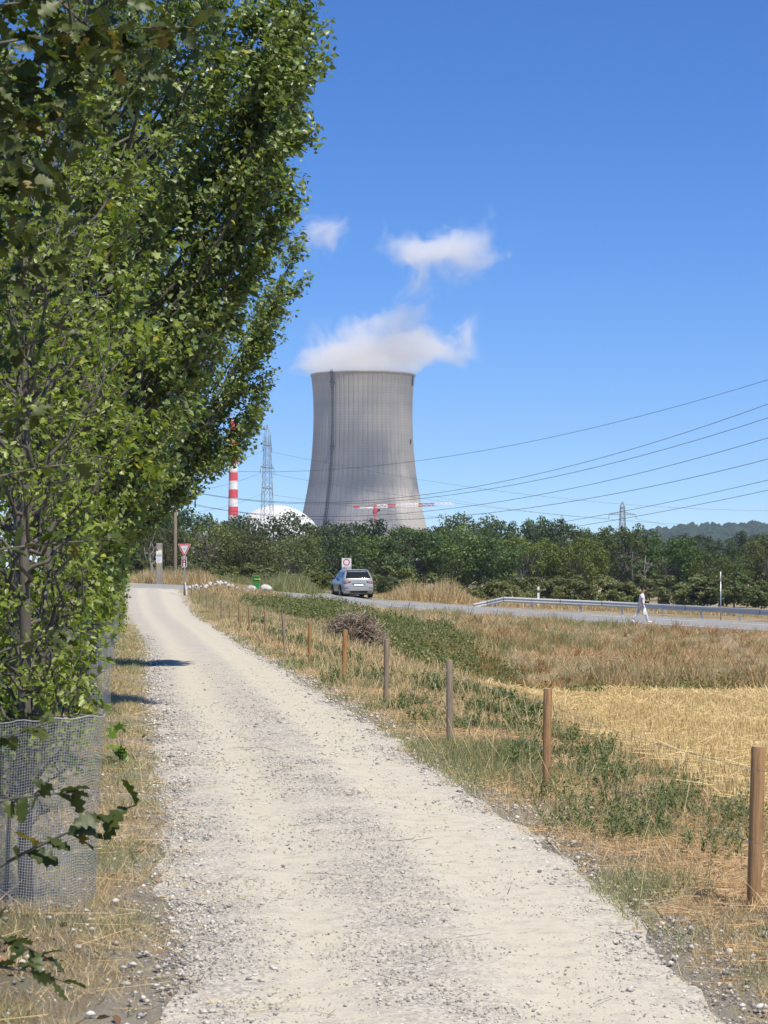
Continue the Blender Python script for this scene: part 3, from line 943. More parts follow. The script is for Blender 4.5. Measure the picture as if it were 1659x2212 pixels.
def bez(a, b, c, n):
    t_ = np.linspace(0, 1, n)[:, None]
    return (1 - t_) ** 2 * a + 2 * t_ * (1 - t_) * b + t_ * t_ * c

def grow_tree(H, profile, n_br, z_lo, z_hi, angle, twigs, leaves_per_twig, leaf_len, trunk_r, twig_len=(.25, .6), extra=(), droop=.3, lean=(0, 0), face_out=.5, keep=None, trunk_top=None):
    """ascending-branched tree in local coordinates; returns branch paths and leaf positions/frames/sizes"""
    paths = []
    n = 14
    zt = np.linspace(0, trunk_top or H * .96, n)
    tx = np.cumsum(rng.normal(0, .02, n)) * H / 10 + lean[0] * zt / H; ty = np.cumsum(rng.normal(0, .02, n)) * H / 10 + lean[1] * zt / H
    trunk = np.stack([tx - tx[0], ty - ty[0], zt], 1)
    tr_path = [(trunk, trunk_r * (1 - .9 * (zt / zt[-1])) ** .8 + .008)]
    tp, td = [], []
    def at_trunk(z): return np.array([np.interp(z, zt, trunk[:, 0]), np.interp(z, zt, trunk[:, 1]), z])
    specs = []
    for i in range(n_br):
        ze = z_lo + (z_hi - z_lo) * (i + rng.random()) / n_br
        az = i * 2.39996 + rng.normal(0, .3)
        re = profile(ze) * rng.uniform(.62, 1.02)
        specs.append((ze, az, re))
    ends = []
    for ze, az, re in specs:
        ends.append(at_trunk(min(ze, zt[-1])) * np.array([1, 1, 0]) + np.array([re * math.cos(az), re * math.sin(az), ze]))
    ends += [np.array(e) for e in extra]
    for e in ends:
        re = math.hypot(e[0], e[1])
        z0 = max(1.15 if H > 9 else .3, e[2] - re / math.tan(R(angle * rng.uniform(.8, 1.25))) - .2)
        a = at_trunk(min(z0, zt[-1]))
        m = a * .35 + e * .65; m[2] = a[2] + (e[2] - a[2]) * .42
        pts = bez(a, m, e, 9)
        pts[1:-1] += rng.normal(0, .03, (7, 3))
        r0 = .010 + .011 * re
        paths.append((pts, np.linspace(r0, .004, 9)))
        L = max(re, .6)
        nt = max(4, int(twigs * (0.5 + L / 2)))
        is_tip = any(e is q_ for q_ in ends[n_br:])
        for k in range(nt):
            f = rng.uniform(.22, 1.0) ** .8 if not (is_tip and k % 2) else rng.uniform(.72, 1.02)
            q = pts[0] + (pts[-1] - pts[0]) * f
            idx = f * 8; i0 = min(7, int(idx)); q = pts[i0] + (pts[i0 + 1] - pts[i0]) * (idx - i0)
            d = norm(pts[min(8, i0 + 1)] - pts[i0])
            dd = norm(d * .8 + rng.normal(0, .55, 3) + np.array([0, 0, .15]) + norm(q * np.array([1, 1, 0])) * .25)
            ln = rng.uniform(*twig_len) * (1.25 - .5 * f)
            paths.append((np.array([q, q + dd * ln * .5 + np.array([0, 0, -.01]), q + dd * ln]), np.array([.005, .0035, .002])))
            m_ = int(leaves_per_twig * rng.uniform(.7, 1.3))
            s = rng.uniform(.1, 1.05, m_)[:, None]
            tp.append(q + dd * ln * s + rng.normal(0, .025 + leaf_len * .35, (m_, 3)))
            td.append(np.repeat(dd[None], m_, 0))
    pos = np.concatenate(tp); d = np.concatenate(td)
    if keep is not None:
        ok = keep(pos); pos, d = pos[ok], d[ok]
    nL = len(pos)
    out = norm(pos * np.array([1, 1, 0]) + 1e-6)
    ydir = norm(d * .35 + rng.normal(0, .6, (nL, 3)) + out * .35 + np.array([0, 0, -droop]))
    nh = norm(rng.normal(0, .6, (nL, 3)) + np.array([.12, -.2, .75]) + out * face_out)
    size = leaf_len * np.clip(rng.normal(.88, .24, nL), .4, 1.4)
    return tr_path, paths, pos, frames(ydir, nh), size

def tree_thing(name, loc, data, leaf, leaf_mat, bark, label, cat='tree', group=None, rz=0.0):
    tr_path, paths, pos, M, size = data
    def clear(p):      # kept cut back from the path up to head height
        Xw, Yw, zw = p[..., 0] + loc[0], p[..., 1] + loc[1], p[..., 2]
        return Xw < smooth_px(Yw) - PATH_W(Yw) - .42 + np.maximum(0, zw - 2.1) * 1.3
    ok = clear(pos); pos, M, size = pos[ok], M[ok], size[ok]
    paths = [q for q in paths if clear(q[0]).all()]
    if name == 'poplar_tree':      # thinner towards the top, far above the path
        zt_ = 1.65 + 1330 / F * loc[1]
        ok = (pos[:, 2] < zt_) | (rng.random(len(pos)) < .25); pos, M, size = pos[ok], M[ok], size[ok]
    root = empty(name, loc, rz, label, cat, group)
    V, Fc = tubes(tr_path, 10); link('trunk', big_mesh('trunk', V, Fc, smooth=True), bark, root)
    V, Fc = tubes(paths, 4, False); link('branches', big_mesh('branches', V, Fc, smooth=True), M_BARK, root)
    V, Fc, r = stamp(leaf[0], leaf[1], pos, M, size)
    o = link('crown', big_mesh('crown', V, Fc, r), leaf_mat, root)
    o['kind'] = 'stuff'
    return root

ROW = [(25.8, 196), (38.0, 222), (51.0, 238), (64.0, 252), (78.0, 262), (92.0, 266)]
def row_pt(Y, px):
    X = (px - 829.5) / F * Y
    return np.array([X, Y, gz(X, Y)])
def tips_for(base, pts):
    out = []
    for x, y, dY in pts:
        p = P(x, y, base[1] + dY); out.append(np.array([p.x - base[0], p.y - base[1], p.z - base[2]]))
    return out
# nearest poplar, vase shaped
bA = row_pt(*ROW[0])
profA = interp([(.8, .1), (1.6, .35), (2.4, .75), (3.2, 1.15), (4.2, 1.65), (5.2, 2.05), (6.4, 2.25), (7.4, 2.38), (8.8, 2.35), (10, 1.9), (11.6, .2)])
tipsA = tips_for(bA, [(655, 20, 0), (560, 60, 0), (520, 110, .5), (600, 50, -.4), (540, 15, .3), (500, 40, -.3), (570, 130, .9), (480, 150, -.8), (620, 30, .8), (450, 60, .3), (642, 50, .3), (655, 80, .2), (652, 120, -.4), (655, 165, .2), (648, 210, -.2), (636, 262, .3), (632, 150, .6), (628, 230, -.5), (618, 322, .2), (585, 392, 0), (620, 434, 0), (600, 468, .4), (575, 505, 0), (545, 560, -.3), (625, 5, .4), (610, 120, .8), (610, 210, -.6), (590, 300, -.8)])
dA = grow_tree(11.6, profA, 125, 2.0, 11.3, 34, 15, 25, .080, .085, extra=tipsA)
tree_thing('poplar_tree', tuple(bA), dA, LEAF_DELTOID, M_POPLAR, M_BARK_PALE, 'tallest poplar, its crown filling the upper part beside the sky', 'tree', 'poplars along the path')
bB = row_pt(*ROW[1])
profB = interp([(1.2, .15), (2.0, .5), (2.6, 1.0), (3.2, 1.6), (3.8, 2.0), (4.4, 2.45), (5, 2.75), (6.2, 2.7), (7.6, 2.85), (9, 2.8), (11, 2.2), (13, .3)])
tipsB = tips_for(bB, [(630, 560, 0), (612, 590, .5), (634, 626, 0), (604, 655, -.4), (558, 716, 0), (556, 770, .6), (568, 826, 0), (560, 872, .3), (556, 895, -.3), (530, 905, .2), (500, 925, 0), (462, 965, .4), (432, 985, 0), (398, 1025, 0), (575, 640, .8), (530, 600, -.8), (420, 1010, .6), (380, 1060, .2), (345, 1090, 0), (570, 690, .3), (560, 745, -.3)])
dB = grow_tree(13, profB, 115, 2.2, 12.6, 36, 15, 25, .082, .09, extra=tipsB)
tree_thing('poplar_tree', tuple(bB), dB, LEAF_SIMPLE, M_POPLAR, M_BARK_PALE, 'second poplar, its low branches reaching towards the striped chimney', 'tree', 'poplars along the path')
for k, (Y, px) in enumerate(ROW[2:]):
    b = row_pt(Y, px)
    zb = 1.65 + 125 / F * Y
    pr_ = interp([(1.0, .3), (2, .42), (zb, .6), (zb + 1.2, 1.2), (zb + 3, 1.7), (zb + 7, 1.7), (17, .2)])
    d = grow_tree(17, pr_, 70, 1.4, 16.5, 32, 11, 16, .085, .08)
    tree_thing('poplar_tree', tuple(b), d, LEAF_SIMPLE, M_POPLAR, M_BARK_PALE, ['third poplar of the row, mostly hidden behind nearer leaves', 'fourth poplar of the row, mostly hidden behind nearer leaves', 'fifth poplar of the row, just left of the far path', 'last poplar of the row, beside the path end'][k], 'tree', 'poplars along the path')

# maples and shrubs between the near cages
def shrub(name, x_px, Y, H, pr_, n_br, z0, leaf, leaf_len, mat, label, twigs=12, lpt=14, ang=45, tr=.035, cat='shrub', bark=None, tl=(.15, .4), keep=None):
    b = row_pt(Y, x_px)
    d = grow_tree(H, interp(pr_), n_br, z0, H * .98, ang, twigs, lpt, leaf_len, tr, tl, keep=keep)
    return tree_thing(name, tuple(b), d, leaf, mat, bark or M_BARK, label, cat)
M_PRIVET = m_leaf('leaf_shrub', (.12, .175, .025), (.32, .385, .075), .44, .42)
shrub('field_maple', 60, 11.0, 3.6, [(.5, .1), (.9, .25), (1.4, .42), (2.2, .5), (3, .5), (3.6, .2)], 46, .75, LEAF_OVAL, .042, M_PRIVET, 'bright green sapling growing out of the nearest wire mesh guard', 9, 17, tr=.03, cat='tree', tl=(.1, .3))
shrub('field_maple', 40, 15.0, 5.0, [(.3, .3), (.9, .5), (2, .7), (3.5, .8), (4.6, .6), (5, .2)], 60, .5, LEAF_OVAL, .048, M_PRIVET, 'dense light green shrub behind the nearest wire mesh guard', 9, 16)
shrub('field_maple', 105, 19.0, 6.4, [(.3, .35), (1, .55), (2.2, .8), (4, 1.0), (5.6, .9), (6.4, .2)], 64, .5, LEAF_MAPLE, .07, M_MAPLE, 'maple with broad yellow-green leaves before the first poplar trunk', 9, 13, tr=.05, cat='tree')
shrub('field_maple', 178, 31.0, 6.8, [(.5, .3), (1.2, .45), (2.2, .7), (3.4, 1.4), (4.6, 1.8), (6, 1.3), (6.8, .3)], 60, .9, LEAF_MAPLE, .085, M_MAPLE, 'maple with light green leaves between the first two poplars', 9, 12, tr=.06, cat='tree')
shrub('field_maple', 205, 45.0, 5.2, [(.2, .4), (1.0, .6), (2.2, .7), (3.4, 1.2), (4.4, 1.1), (5.2, .3)], 50, .3, LEAF_SIMPLE, .09, M_MAPLE, 'leafy maple shrub between the second and third poplars', 9, 11, tr=.05)
shrub('field_maple', 236, 58.0, 3.6, [(.2, .4), (1, .55), (2.2, .6), (3, .5), (3.6, .2)], 40, .25, LEAF_SIMPLE, .075, M_PRIVET, 'rounded green shrub at the edge of the path below the far poplars', 9, 14)
shrub('field_maple', 252, 72.0, 3.2, [(.2, .35), (1, .5), (2.2, .55), (2.8, .45), (3.2, .2)], 34, .25, LEAF_SIMPLE, .085, M_PRIVET, 'small green shrub farther along the path edge', 8, 13)

# young oak whose trunk stands outside the left edge: big separate leaves close to the camera
ob = np.array([-2.15, 8.6, 0.0])
oak = empty('young_oak', tuple(ob), 0, 'young oak with large dark lobed leaves reaching in from the left edge', 'tree')
V, Fc = tubes([(np.array([(0, 0, 0), (.03, .02, 1.2), (-.02, .05, 2.4), (.05, 0, 3.6), (.02, -.03, 5.0)]), np.array([.06, .05, .04, .03, .01]))], 9)
link('trunk', big_mesh('trunk', V, Fc, smooth=True), M_BARK, oak)
oak_br = []
oak_leaf_me = []
for k in range(4):
    V, Fc = lobed_leaf(4 if k != 2 else 3, .32 + .03 * k, .42 + .05 * k)
    V = V + np.array([0, 0, 1]) * (np.sin(V[:, 1:2] * (2.5 + k)) * .06 + np.sin(V[:, 0:1] * 7 + k) * .03)
    me = big_mesh('leaf', V, Fc, np.full(len(V), [.12, .4, .62, .98][k]), smooth=True); me.materials.append(M_OAK); oak_leaf_me.append(me)
LEAF_N = 0
def oak_branch(start, end, bend, nleaf, size, r0=.006):
    global LEAF_N
    a = np.array(P(*start)) - ob; e = np.array(P(*end)) - ob
    m = (a + e) / 2 + np.array([0, 0, bend])
    pts = bez(a, m, e, 10)
    oak_br.append((pts, np.linspace(r0, .0022, 10)))
    for k in range(nleaf):
        f = .25 + .75 * (k + rng.random()) / nleaf
        i0 = min(8, int(f * 9)); q = pts[i0] + (pts[i0 + 1] - pts[i0]) * (f * 9 - i0)
        d = norm(pts[i0 + 1] - pts[i0])
        yd = norm(d * .7 + rng.normal(0, .6, 3) + np.array([0, 0, -.25]))
        nh = norm(rng.normal(0, .5, 3) + np.array([0, -.25, .8]))
        M = frames(yd[None], nh[None])[0]
        if LEAF_N < 290:
            o = link('leaf', oak_leaf_me[int(rng.choice(4, p=[.34, .34, .27, .05]))], None, oak)
            s = size * rng.uniform(.65, 1.15)
            o.matrix_local = Matrix.Translation(Vector(q)) @ Matrix(M.T.tolist()).to_4x4() @ Matrix.Diagonal((s, s, s, 1))
            LEAF_N += 1
oak_branch((-60, 1905, 7.0), (296, 1738, 6.9), .03, 17, .10, .007)
oak_branch((-60, 1745, 7.2), (165, 1712, 7.3), .02, 13, .09)
oak_branch((-80, 1640, 7.6), (110, 1560, 7.6), .02, 9, .085)
oak_branch((-80, 2010, 6.8), (110, 2075, 6.7), .04, 11, .09)
oak_branch((-80, 2090, 6.4), (150, 2125, 6.5), .04, 8, .075)
oak_branch((-120, 1210, 8.2), (262, 1168, 8.8), .04, 13, .09)
oak_branch((-100, 1460, 8.0), (150, 1360, 8.3), .04, 14, .085)
oak_branch((-100, 1060, 8.4), (210, 1000, 8.8), .05, 12, .085)
oak_branch((-120, 830, 8.2), (150, 720, 8.6), .05, 16, .09)
oak_branch((-120, 700, 8.0), (110, 560, 8.4), .05, 15, .095)
oak_branch((-100, 480, 8.0), (120, 360, 8.3), .06, 18, .10)
oak_branch((-140, 330, 8.0), (240, 250, 8.4), .06, 20, .10)
oak_branch((-140, 200, 7.8), (330, 100, 8.4), .07, 26, .105)
oak_branch((-140, 120, 7.6), (420, 60, 8.6), .06, 28, .105)
oak_branch((-140, 40, 7.6), (300, -10, 8.4), .05, 22, .105)
oak_branch((-140, 280, 7.8), (150, 180, 8.2), .05, 22, .105)
oak_branch((-120, 960, 8.0), (110, 900, 8.4), .05, 14, .09)
oak_branch((-120, 600, 8.0), (90, 470, 8.4), .05, 14, .095)
# the many leaves farther inside the crown
pos, dr = [], []
for pts, _r in oak_br[9:16] + oak_br[17:]:
    for k in range(58):
        f = rng.uniform(0, 1.02); q = pts[0] + (pts[-1] - pts[0]) * f
        pos.append(q + rng.normal(0, 1, 3) * np.array([.10, .22, .13])); dr.append(norm(pts[-1] - pts[0]))
pos = np.array(pos); dr = np.array(dr); n = len(pos)
V, Fc, r = stamp(LEAF_OAK[0], LEAF_OAK[1], pos, frames(norm(dr * .6 + rng.normal(0, .6, (n, 3)) + np.array([0, 0, -.25])), norm(rng.normal(0, .5, (n, 3)) + np.array([0, -.25, .8]))), .09 * rng.uniform(.6, 1.15, n))
link('crown', big_mesh('crown', V, Fc, r, smooth=True), M_OAK, oak)['kind'] = 'stuff'
for (pts, _r) in list(oak_br):
    a = pts[0]; oak_br.append((bez(np.array([.02, .02, max(.3, a[2] - .35)]), (a + np.array([0, 0, a[2]])) / 2 * np.array([1, 1, 1]), a, 5), np.linspace(.012, .006, 5)))
V, Fc = tubes(oak_br, 5, False); link('branches', big_mesh('branches', V, Fc, smooth=True), M_BARK, oak)

# maple seedling on the left verge
p = on_ground(258, 1648)
sd = empty('maple_seedling', tuple(p), 0, 'small bright green maple seedling on the grass left of the path', 'seedling')
stems = [(np.array([(0, 0, 0), (.01 * k, .01, .1 + .03 * k), (.03 * (k - 1), 0, .2 + .07 * k)]), .003) for k in range(3)]
tube_obj('stem', stems, M_BARK, sd, 5)
M_SEED = m_leaf('leaf_seedling', (.12, .21, .03), (.24, .34, .06), .4, .4)
sm = []
for k in range(3):
    me = big_mesh('leaf', LEAF_MAPLE[0], LEAF_MAPLE[1], np.full(len(LEAF_MAPLE[0]), .2 + .3 * k)); me.materials.append(M_SEED); sm.append(me)
for k in range(26):
    q = np.array([rng.normal(0, .05), rng.normal(0, .05), rng.uniform(.03, .34)])
    yd = norm(rng.normal(0, 1, 3) * np.array([1, 1, .4])); nh = norm(np.array([0, -.4, 1]) + rng.normal(0, .4, 3))
    o = link('leaf', sm[k % 3], None, sd); s = rng.uniform(.06, .105)
    o.matrix_local = Matrix.Translation(Vector(q)) @ Matrix(frames(yd[None], nh[None])[0].T.tolist()).to_4x4() @ Matrix.Diagonal((s, s, s, 1))

# ------------------------------------------------------------------ the wood beyond the road
def wood_proto(H, W, ncl, per, leaf, z_c=.58, flat=.40, seed=0, limbs=True, open_=0.0):
    g = np.random.default_rng(seed)
    trunk_h = H * .82
    zt = np.linspace(0, trunk_h, 8)
    tr_p = np.stack([np.cumsum(g.normal(0, .08, 8)) * .6, np.cumsum(g.normal(0, .08, 8)) * .6, zt], 1); tr_p[:, :2] -= tr_p[0, :2]
    paths = [(tr_p, np.linspace(.018 * H, .004 * H, 8))]
    pos, nrm = [], []
    for i in range(ncl):
        d = norm(g.normal(0, 1, 3)); d[2] = d[2] * .9 + .12
        rr = (g.uniform(.45, 1.0) ** .5) * g.uniform(.82, 1.12)
        c = np.array([d[0] * W / 2 * rr, d[1] * W / 2 * rr, H * z_c + d[2] * H * flat * rr])
        c[2] = max(c[2], H * .13)
        cr_ = W * g.uniform(.06, .135)
        if limbs and i % 2 == 0:
            z0 = max(.8, c[2] * g.uniform(.35, .65)); a = np.array([np.interp(z0, zt, tr_p[:, 0]), np.interp(z0, zt, tr_p[:, 1]), min(z0, trunk_h)])
            paths.append((bez(a, (a + c) / 2 + np.array([0, 0, -.1 * H * .3]), c, 5), np.linspace(.007 * H, .0025 * H, 5)))
        n = int(per * (cr_ / (W * .10)) ** 2 * g.uniform(.7, 1.2) * (1 - open_))
        u = norm(g.normal(0, 1, (n, 3)) + np.array([0, 0, .35]))
        rad = cr_ * g.uniform(.45, 1.08, (n, 1)) * np.array([1.15, 1.15, .8])
        pos.append(c + u * rad); nrm.append(u)
    pos = np.concatenate(pos); nrm = np.concatenate(nrm); n = len(pos)
    nh = norm(nrm * 1.5 + g.normal(0, .45, (n, 3)) + np.array([0, 0, .35]))
    yd = norm(g.normal(0, 1, (n, 3)) + np.array([0, 0, -.4]))
    V, Fc, r = stamp(LEAF_CLUMP[0], LEAF_CLUMP[1], pos, frames(yd, nh), leaf * g.uniform(.6, 1.3, n), g.random(n))
    crown = big_mesh('crown', V, Fc, r)
    V, Fc = tubes(paths[:1], 7, False); trunk = big_mesh('trunk', V, Fc, smooth=True)
    br = None
    if len(paths) > 1:
        V, Fc = tubes(paths[1:], 4, False); br = big_mesh('limbs', V, Fc, smooth=True)
    return crown, trunk, br
PRO = [wood_proto(9, 8.2, 95, 84, .25, seed=11), wood_proto(9, 7.0, 85, 88, .24, seed=12), wood_proto(9, 9.2, 105, 80, .25, .58, .38, seed=13), wood_proto(9, 6.0, 78, 86, .23, .55, .43, seed=14), wood_proto(9, 7.6, 62, 70, .23, .6, .38, seed=15), wood_proto(9, 8.4, 98, 82, .26, .56, .42, seed=16)]
BUSH = [wood_proto(3.2, 3.6, 30, 120, .20, .5, .44, seed=21, limbs=False), wood_proto(3.2, 3.0, 26, 125, .18, .5, .46, seed=22, limbs=False), wood_proto(3.2, 4.4, 34, 110, .20, .46, .42, seed=23, limbs=False)]
def place_tree(name, x, top_y, Y, protos, k, mat, label, group, base_h, wide=1.0, bark=M_BARK):
    X = (x - 829.5) / F * Y; z = gz(X, Y)
    H = P(x, top_y, Y).z - z
    cr_, tr2, br = protos[k % len(protos)]
    key = (cr_.name, mat.name)
    if key not in MATS:
        MATS[key] = cr_.copy() if len(cr_.materials) else cr_
        if len(MATS[key].materials) == 0: MATS[key].materials.append(mat)
        else: MATS[key].materials[0] = mat
    s = H / base_h * ((1.04 if not 520 < x < 700 else 1.0) * (1.05 if x > 900 else 1.0) if name != 'bush' else 1.0)
    root = empty(name, (X, Y, z - .1), rng.uniform(0, 6.28), label, 'tree' if name != 'bush' else 'bush', group)
    root.scale = (s * wide, s * wide, s)
    link('crown', MATS[key], None, root); link('trunk', tr2, bark, root)
    if br: link('limbs', br, bark, root)
    return root
outline = interp([(230, 1120), (300, 1108), (340, 1108), (400, 1096), (450, 1096), (500, 1106), (535, 1124), (580, 1106), (615, 1101), (650, 1120), (690, 1129), (760, 1128), (790, 1120), (820, 1116), (850, 1122), (880, 1131), (930, 1131), (990, 1127), (1060, 1128), (1110, 1131), (1140, 1127), (1190, 1134), (1222, 1132), (1260, 1144), (1300, 1142), (1350, 1146), (1382, 1143), (1396, 1168), (1420, 1178), (1450, 1163), (1507, 1155), (1544, 1170), (1600, 1157), (1640, 1155), (1720, 1150)])
LM = [(345, 'the wooden information post'), (398, 'the give-way sign'), (470, 'the white stone pile'), (555, 'the green bin'), (640, 'the reactor dome'), (750, 'the parked car'), (810, 'the crane mast'), (905, 'the right flank of the cooling tower'), (1020, 'the left end of the guardrail'), (1163, 'the white marker post'), (1345, 'the broad-armed pylon'), (1408, 'the gap showing the hill'), (1557, 'the thin tall pole'), (1659, 'the right edge of the picture')]
_seen = {}
LOOK = ['broad round-crowned', 'upright dark', 'spreading light', 'narrow tall', 'loose open-crowned', 'dense full-crowned']
ORD = ['', 'second ', 'third ', 'fourth ', 'fifth ', 'sixth ', 'seventh ']
def where(x, look, tier):
    lx, nm = min(LM, key=lambda q: abs(q[0] - x))
    rel = 'behind' if abs(x - lx) < 14 else ('left of' if x < lx else 'right of')
    key = (look, tier, rel, nm); _seen[key] = _seen.get(key, 0) + 1
    o = ORD[min(_seen[key] - 1, 6)]
    return f'{o}{look} {tier} {rel} {nm}'
x = 240.0; k = 0
while x < 1740:            # back row makes the skyline
    Y = 330 if x > 640 else 262
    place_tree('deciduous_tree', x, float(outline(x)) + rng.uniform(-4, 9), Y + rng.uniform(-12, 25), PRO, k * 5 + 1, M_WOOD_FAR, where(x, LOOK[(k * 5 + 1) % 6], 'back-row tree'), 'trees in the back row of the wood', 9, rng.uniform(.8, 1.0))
    x += rng.uniform(54, 84); k += 1
x = 262.0; k = 0
while x < 1740:            # main row
    Y = np.interp(x, [250, 560, 700, 1000, 1700], [190, 205, 222, 245, 262])
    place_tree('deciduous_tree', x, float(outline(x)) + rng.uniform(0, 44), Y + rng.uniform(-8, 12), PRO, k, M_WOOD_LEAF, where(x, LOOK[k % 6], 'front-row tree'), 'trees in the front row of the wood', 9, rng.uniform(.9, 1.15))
    x += rng.uniform(74, 112); k += 1
x = 300.0; k = 0
while x < 1740:            # bushes along its foot
    Y = np.interp(x, [250, 560, 700, 1000, 1700], [165, 170, 180, 205, 238])
    top = np.interp(x, [250, 420, 620, 700, 1000, 1700], [1226, 1222, 1232, 1240, 1248, 1250])
    place_tree('bush', x, top + rng.uniform(-22, 14), Y + rng.uniform(-5, 6), BUSH, k, M_BUSH_LEAF, where(x, ['rounded', 'pale upright', 'wide low'][k % 3], 'bush below the wood'), 'bushes at the foot of the wood', 3.2, rng.uniform(1.1, 1.6))
    x += rng.uniform(34, 58); k += 1
place_tree('bush', 690, 1232, 138, BUSH, 0, M_BUSH_LEAF, 'pale yellow-green bush just left of the parked car', 'bushes at the foot of the wood', 3.2, 1.1)
place_tree('bush', 655, 1250, 141, BUSH, 1, M_BUSH_LEAF, 'small pale bush left of the bush beside the car', 'bushes at the foot of the wood', 3.2, 1.1)
place_tree('bush', 838, 1236, 141, BUSH, 2, M_WOOD_LEAF, 'green bush close behind the right side of the car', 'bushes at the foot of the wood', 3.2, 1.0)

# bare, dead limbed trees
def bare_tree(x, top_y, Y, label, spread=2.2, n=16, bark=M_BARK_PALE):
    X = (x - 829.5) / F * Y; z = gz(X, Y); H = P(x, top_y, Y).z - z
    root = empty('bare_tree', (X, Y, z), 0, label, 'tree', 'bare pale trees in the wood')
    tr_p = np.array([(0, 0, 0), (.1, 0, H * .4), (-.1, .1, H * .75), (.05, 0, H)])
    tube_obj('trunk', [(tr_p, np.array([.16, .12, .08, .03]))], bark, root, 7)
    ps = []
    for i in range(n):
        z0 = H * rng.uniform(.3, .92); a = np.array([np.interp(z0, tr_p[:, 2], tr_p[:, 0]), 0, z0])
        e = a + np.array([rng.choice([-1, 1]) * rng.uniform(.4, 1) * spread, rng.normal(0, .6), rng.uniform(-.2, 1.3)])
        pts = bez(a, (a + e) / 2 + rng.normal(0, .3, 3), e, 7); ps.append((pts, np.linspace(.055, .018, 7)))
        for j in range(3):
            q = pts[3 + j]; e2 = q + rng.normal(0, .45, 3); ps.append((bez(q, (q + e2) / 2 + rng.normal(0, .12, 3), e2, 4), np.linspace(.028, .012, 4)))
    tube_obj('limbs', ps, bark, root, 4)
bare_tree(1366, 1190, 240, 'bare grey tree with twisting limbs behind the walking man', 1.2, 14, M_BARK)
bare_tree(1394, 1200, 238, 'thin forked bare tree right of the walking man', 1.0, 9)
bare_tree(447, 1150, 183, 'bare pale-limbed tree in the wood above the white stone pile', 1.3, 14, M_BARK)
bare_tree(325, 1172, 160, 'thin bare curved stem left of the wooden information post', .5, 5)

# ------------------------------------------------------------------ wooded hill on the horizon
HYc = 3100.0
ridge = interp([(-2000, 2), (-600, 4), (150, 8), (250, 38), (330, 62), (430, 76), (520, 80), (640, 74), (800, 66), (1200, 60), (2200, 40)])
def hill_z(X, Y):
    k = np.exp(-((Y - HYc) / 330.0) ** 2)
    return -4 + (ridge(X) * .86 - 6 + (fnoise(X, Y, 120, 3) - .5) * 12) * k
t = NT('hill_floor'); v = t.pos()
t.bsdf(t.mix(t.noise(.02, 5, .6, v), (.03, .05, .02), (.06, .085, .03)), .95)
hill = sheet('hill', np.arange(-400, 1700, 14.0), np.arange(HYc - 700, HYc + 700, 20.0), t.m, hill_z)
set_tag(hill, kind='structure')
bm = bmesh.new(); bmesh.ops.create_icosphere(bm, subdivisions=2, radius=1.0)
bm.verts.ensure_lookup_table()
bv = np.array([tuple(v_.co) for v_ in bm.verts]); bf = np.array([[v_.index for v_ in f.verts] for f in bm.faces]); bm.free()
bv = bv * (1 + .28 * np.sin(bv[:, :1] * 7 + 1) * np.cos(bv[:, 1:2] * 6) + .15 * np.sin(bv[:, 2:3] * 11))
n = 1200
hx = rng.uniform(150, 860, n); hy = HYc - np.abs(rng.normal(0, 230, n)) + 30
pos = np.stack([hx, hy, hill_z(hx, hy) + 5], 1)
az = rng.uniform(0, 6.28, n); Mz = np.stack([np.stack([np.cos(az), np.sin(az), 0 * az], 1), np.stack([-np.sin(az), np.cos(az), 0 * az], 1), np.repeat([[0, 0, 1.0]], n, 0)], 1)
s = rng.uniform(6, 11, n)
V, Fc, r = stamp(bv, bf, pos, Mz, np.stack([s, s, s * rng.uniform(.9, 1.4, n)], 1))
t = NT('hill_canopy'); r_ = t.attr('rnd'); v = t.pos()
c = t.mix(r_, (.018, .034, .012), (.045, .068, .024))
t.bsdf(c, .9, 0, t.bump(t.noise(.5, 4, .7, v), 1.0, 1.5), .1)
set_tag(link('forest', big_mesh('forest', V, Fc, r, smooth=True), t.m), 'dark green forest covering the far hill', 'forest', None, 'stuff')
cone_v = np.array([(math.cos(a), math.sin(a), 0) for a in np.linspace(0, 6.28, 7)[:-1]] + [(.6 * math.cos(a), .6 * math.sin(a), .45) for a in np.linspace(.5, 6.78, 7)[:-1]] + [(0, 0, 1)])
cone_f = np.array([(i, (i + 1) % 6, 6 + i) for i in range(6)] + [(6 + i, (i + 1) % 6, 6 + (i + 1) % 6) for i in range(6)] + [(6 + i, 6 + (i + 1) % 6, 12) for i in range(6)])
n = 60; hx = np.concatenate([rng.uniform(420, 800, n), rng.uniform(330, 540, 30)]); hy = HYc - rng.uniform(0, 160, n + 30)
pos = np.stack([hx, hy, hill_z(hx, hy) + 4], 1); n = len(pos)
s = rng.uniform(2.4, 3.6, n)
V, Fc, r = stamp(cone_v, cone_f, pos, np.repeat(np.eye(3)[None], n, 0), np.stack([s, s, s * rng.uniform(3.4, 4.4, n)], 1))
set_tag(link('conifers', big_mesh('conifers', V, Fc, r), t.m), 'pointed conifers along the ridge of the far hill', 'forest', None, 'stuff')
def text_obj(name, body, size, extrude, mat, parent, loc):
    cu = bpy.data.curves.new(name, 'FONT'); cu.body = body; cu.size = size; cu.align_x = 'CENTER'; cu.extrude = extrude
    tmp = bpy.data.objects.new(name, cu); C.objects.link(tmp)
    me = bpy.data.meshes.new_from_object(tmp)
    bpy.data.objects.remove(tmp); bpy.data.curves.remove(cu)
    me.materials.clear()
    return link(name, me, mat, parent, loc, (R(90), 0, 0))
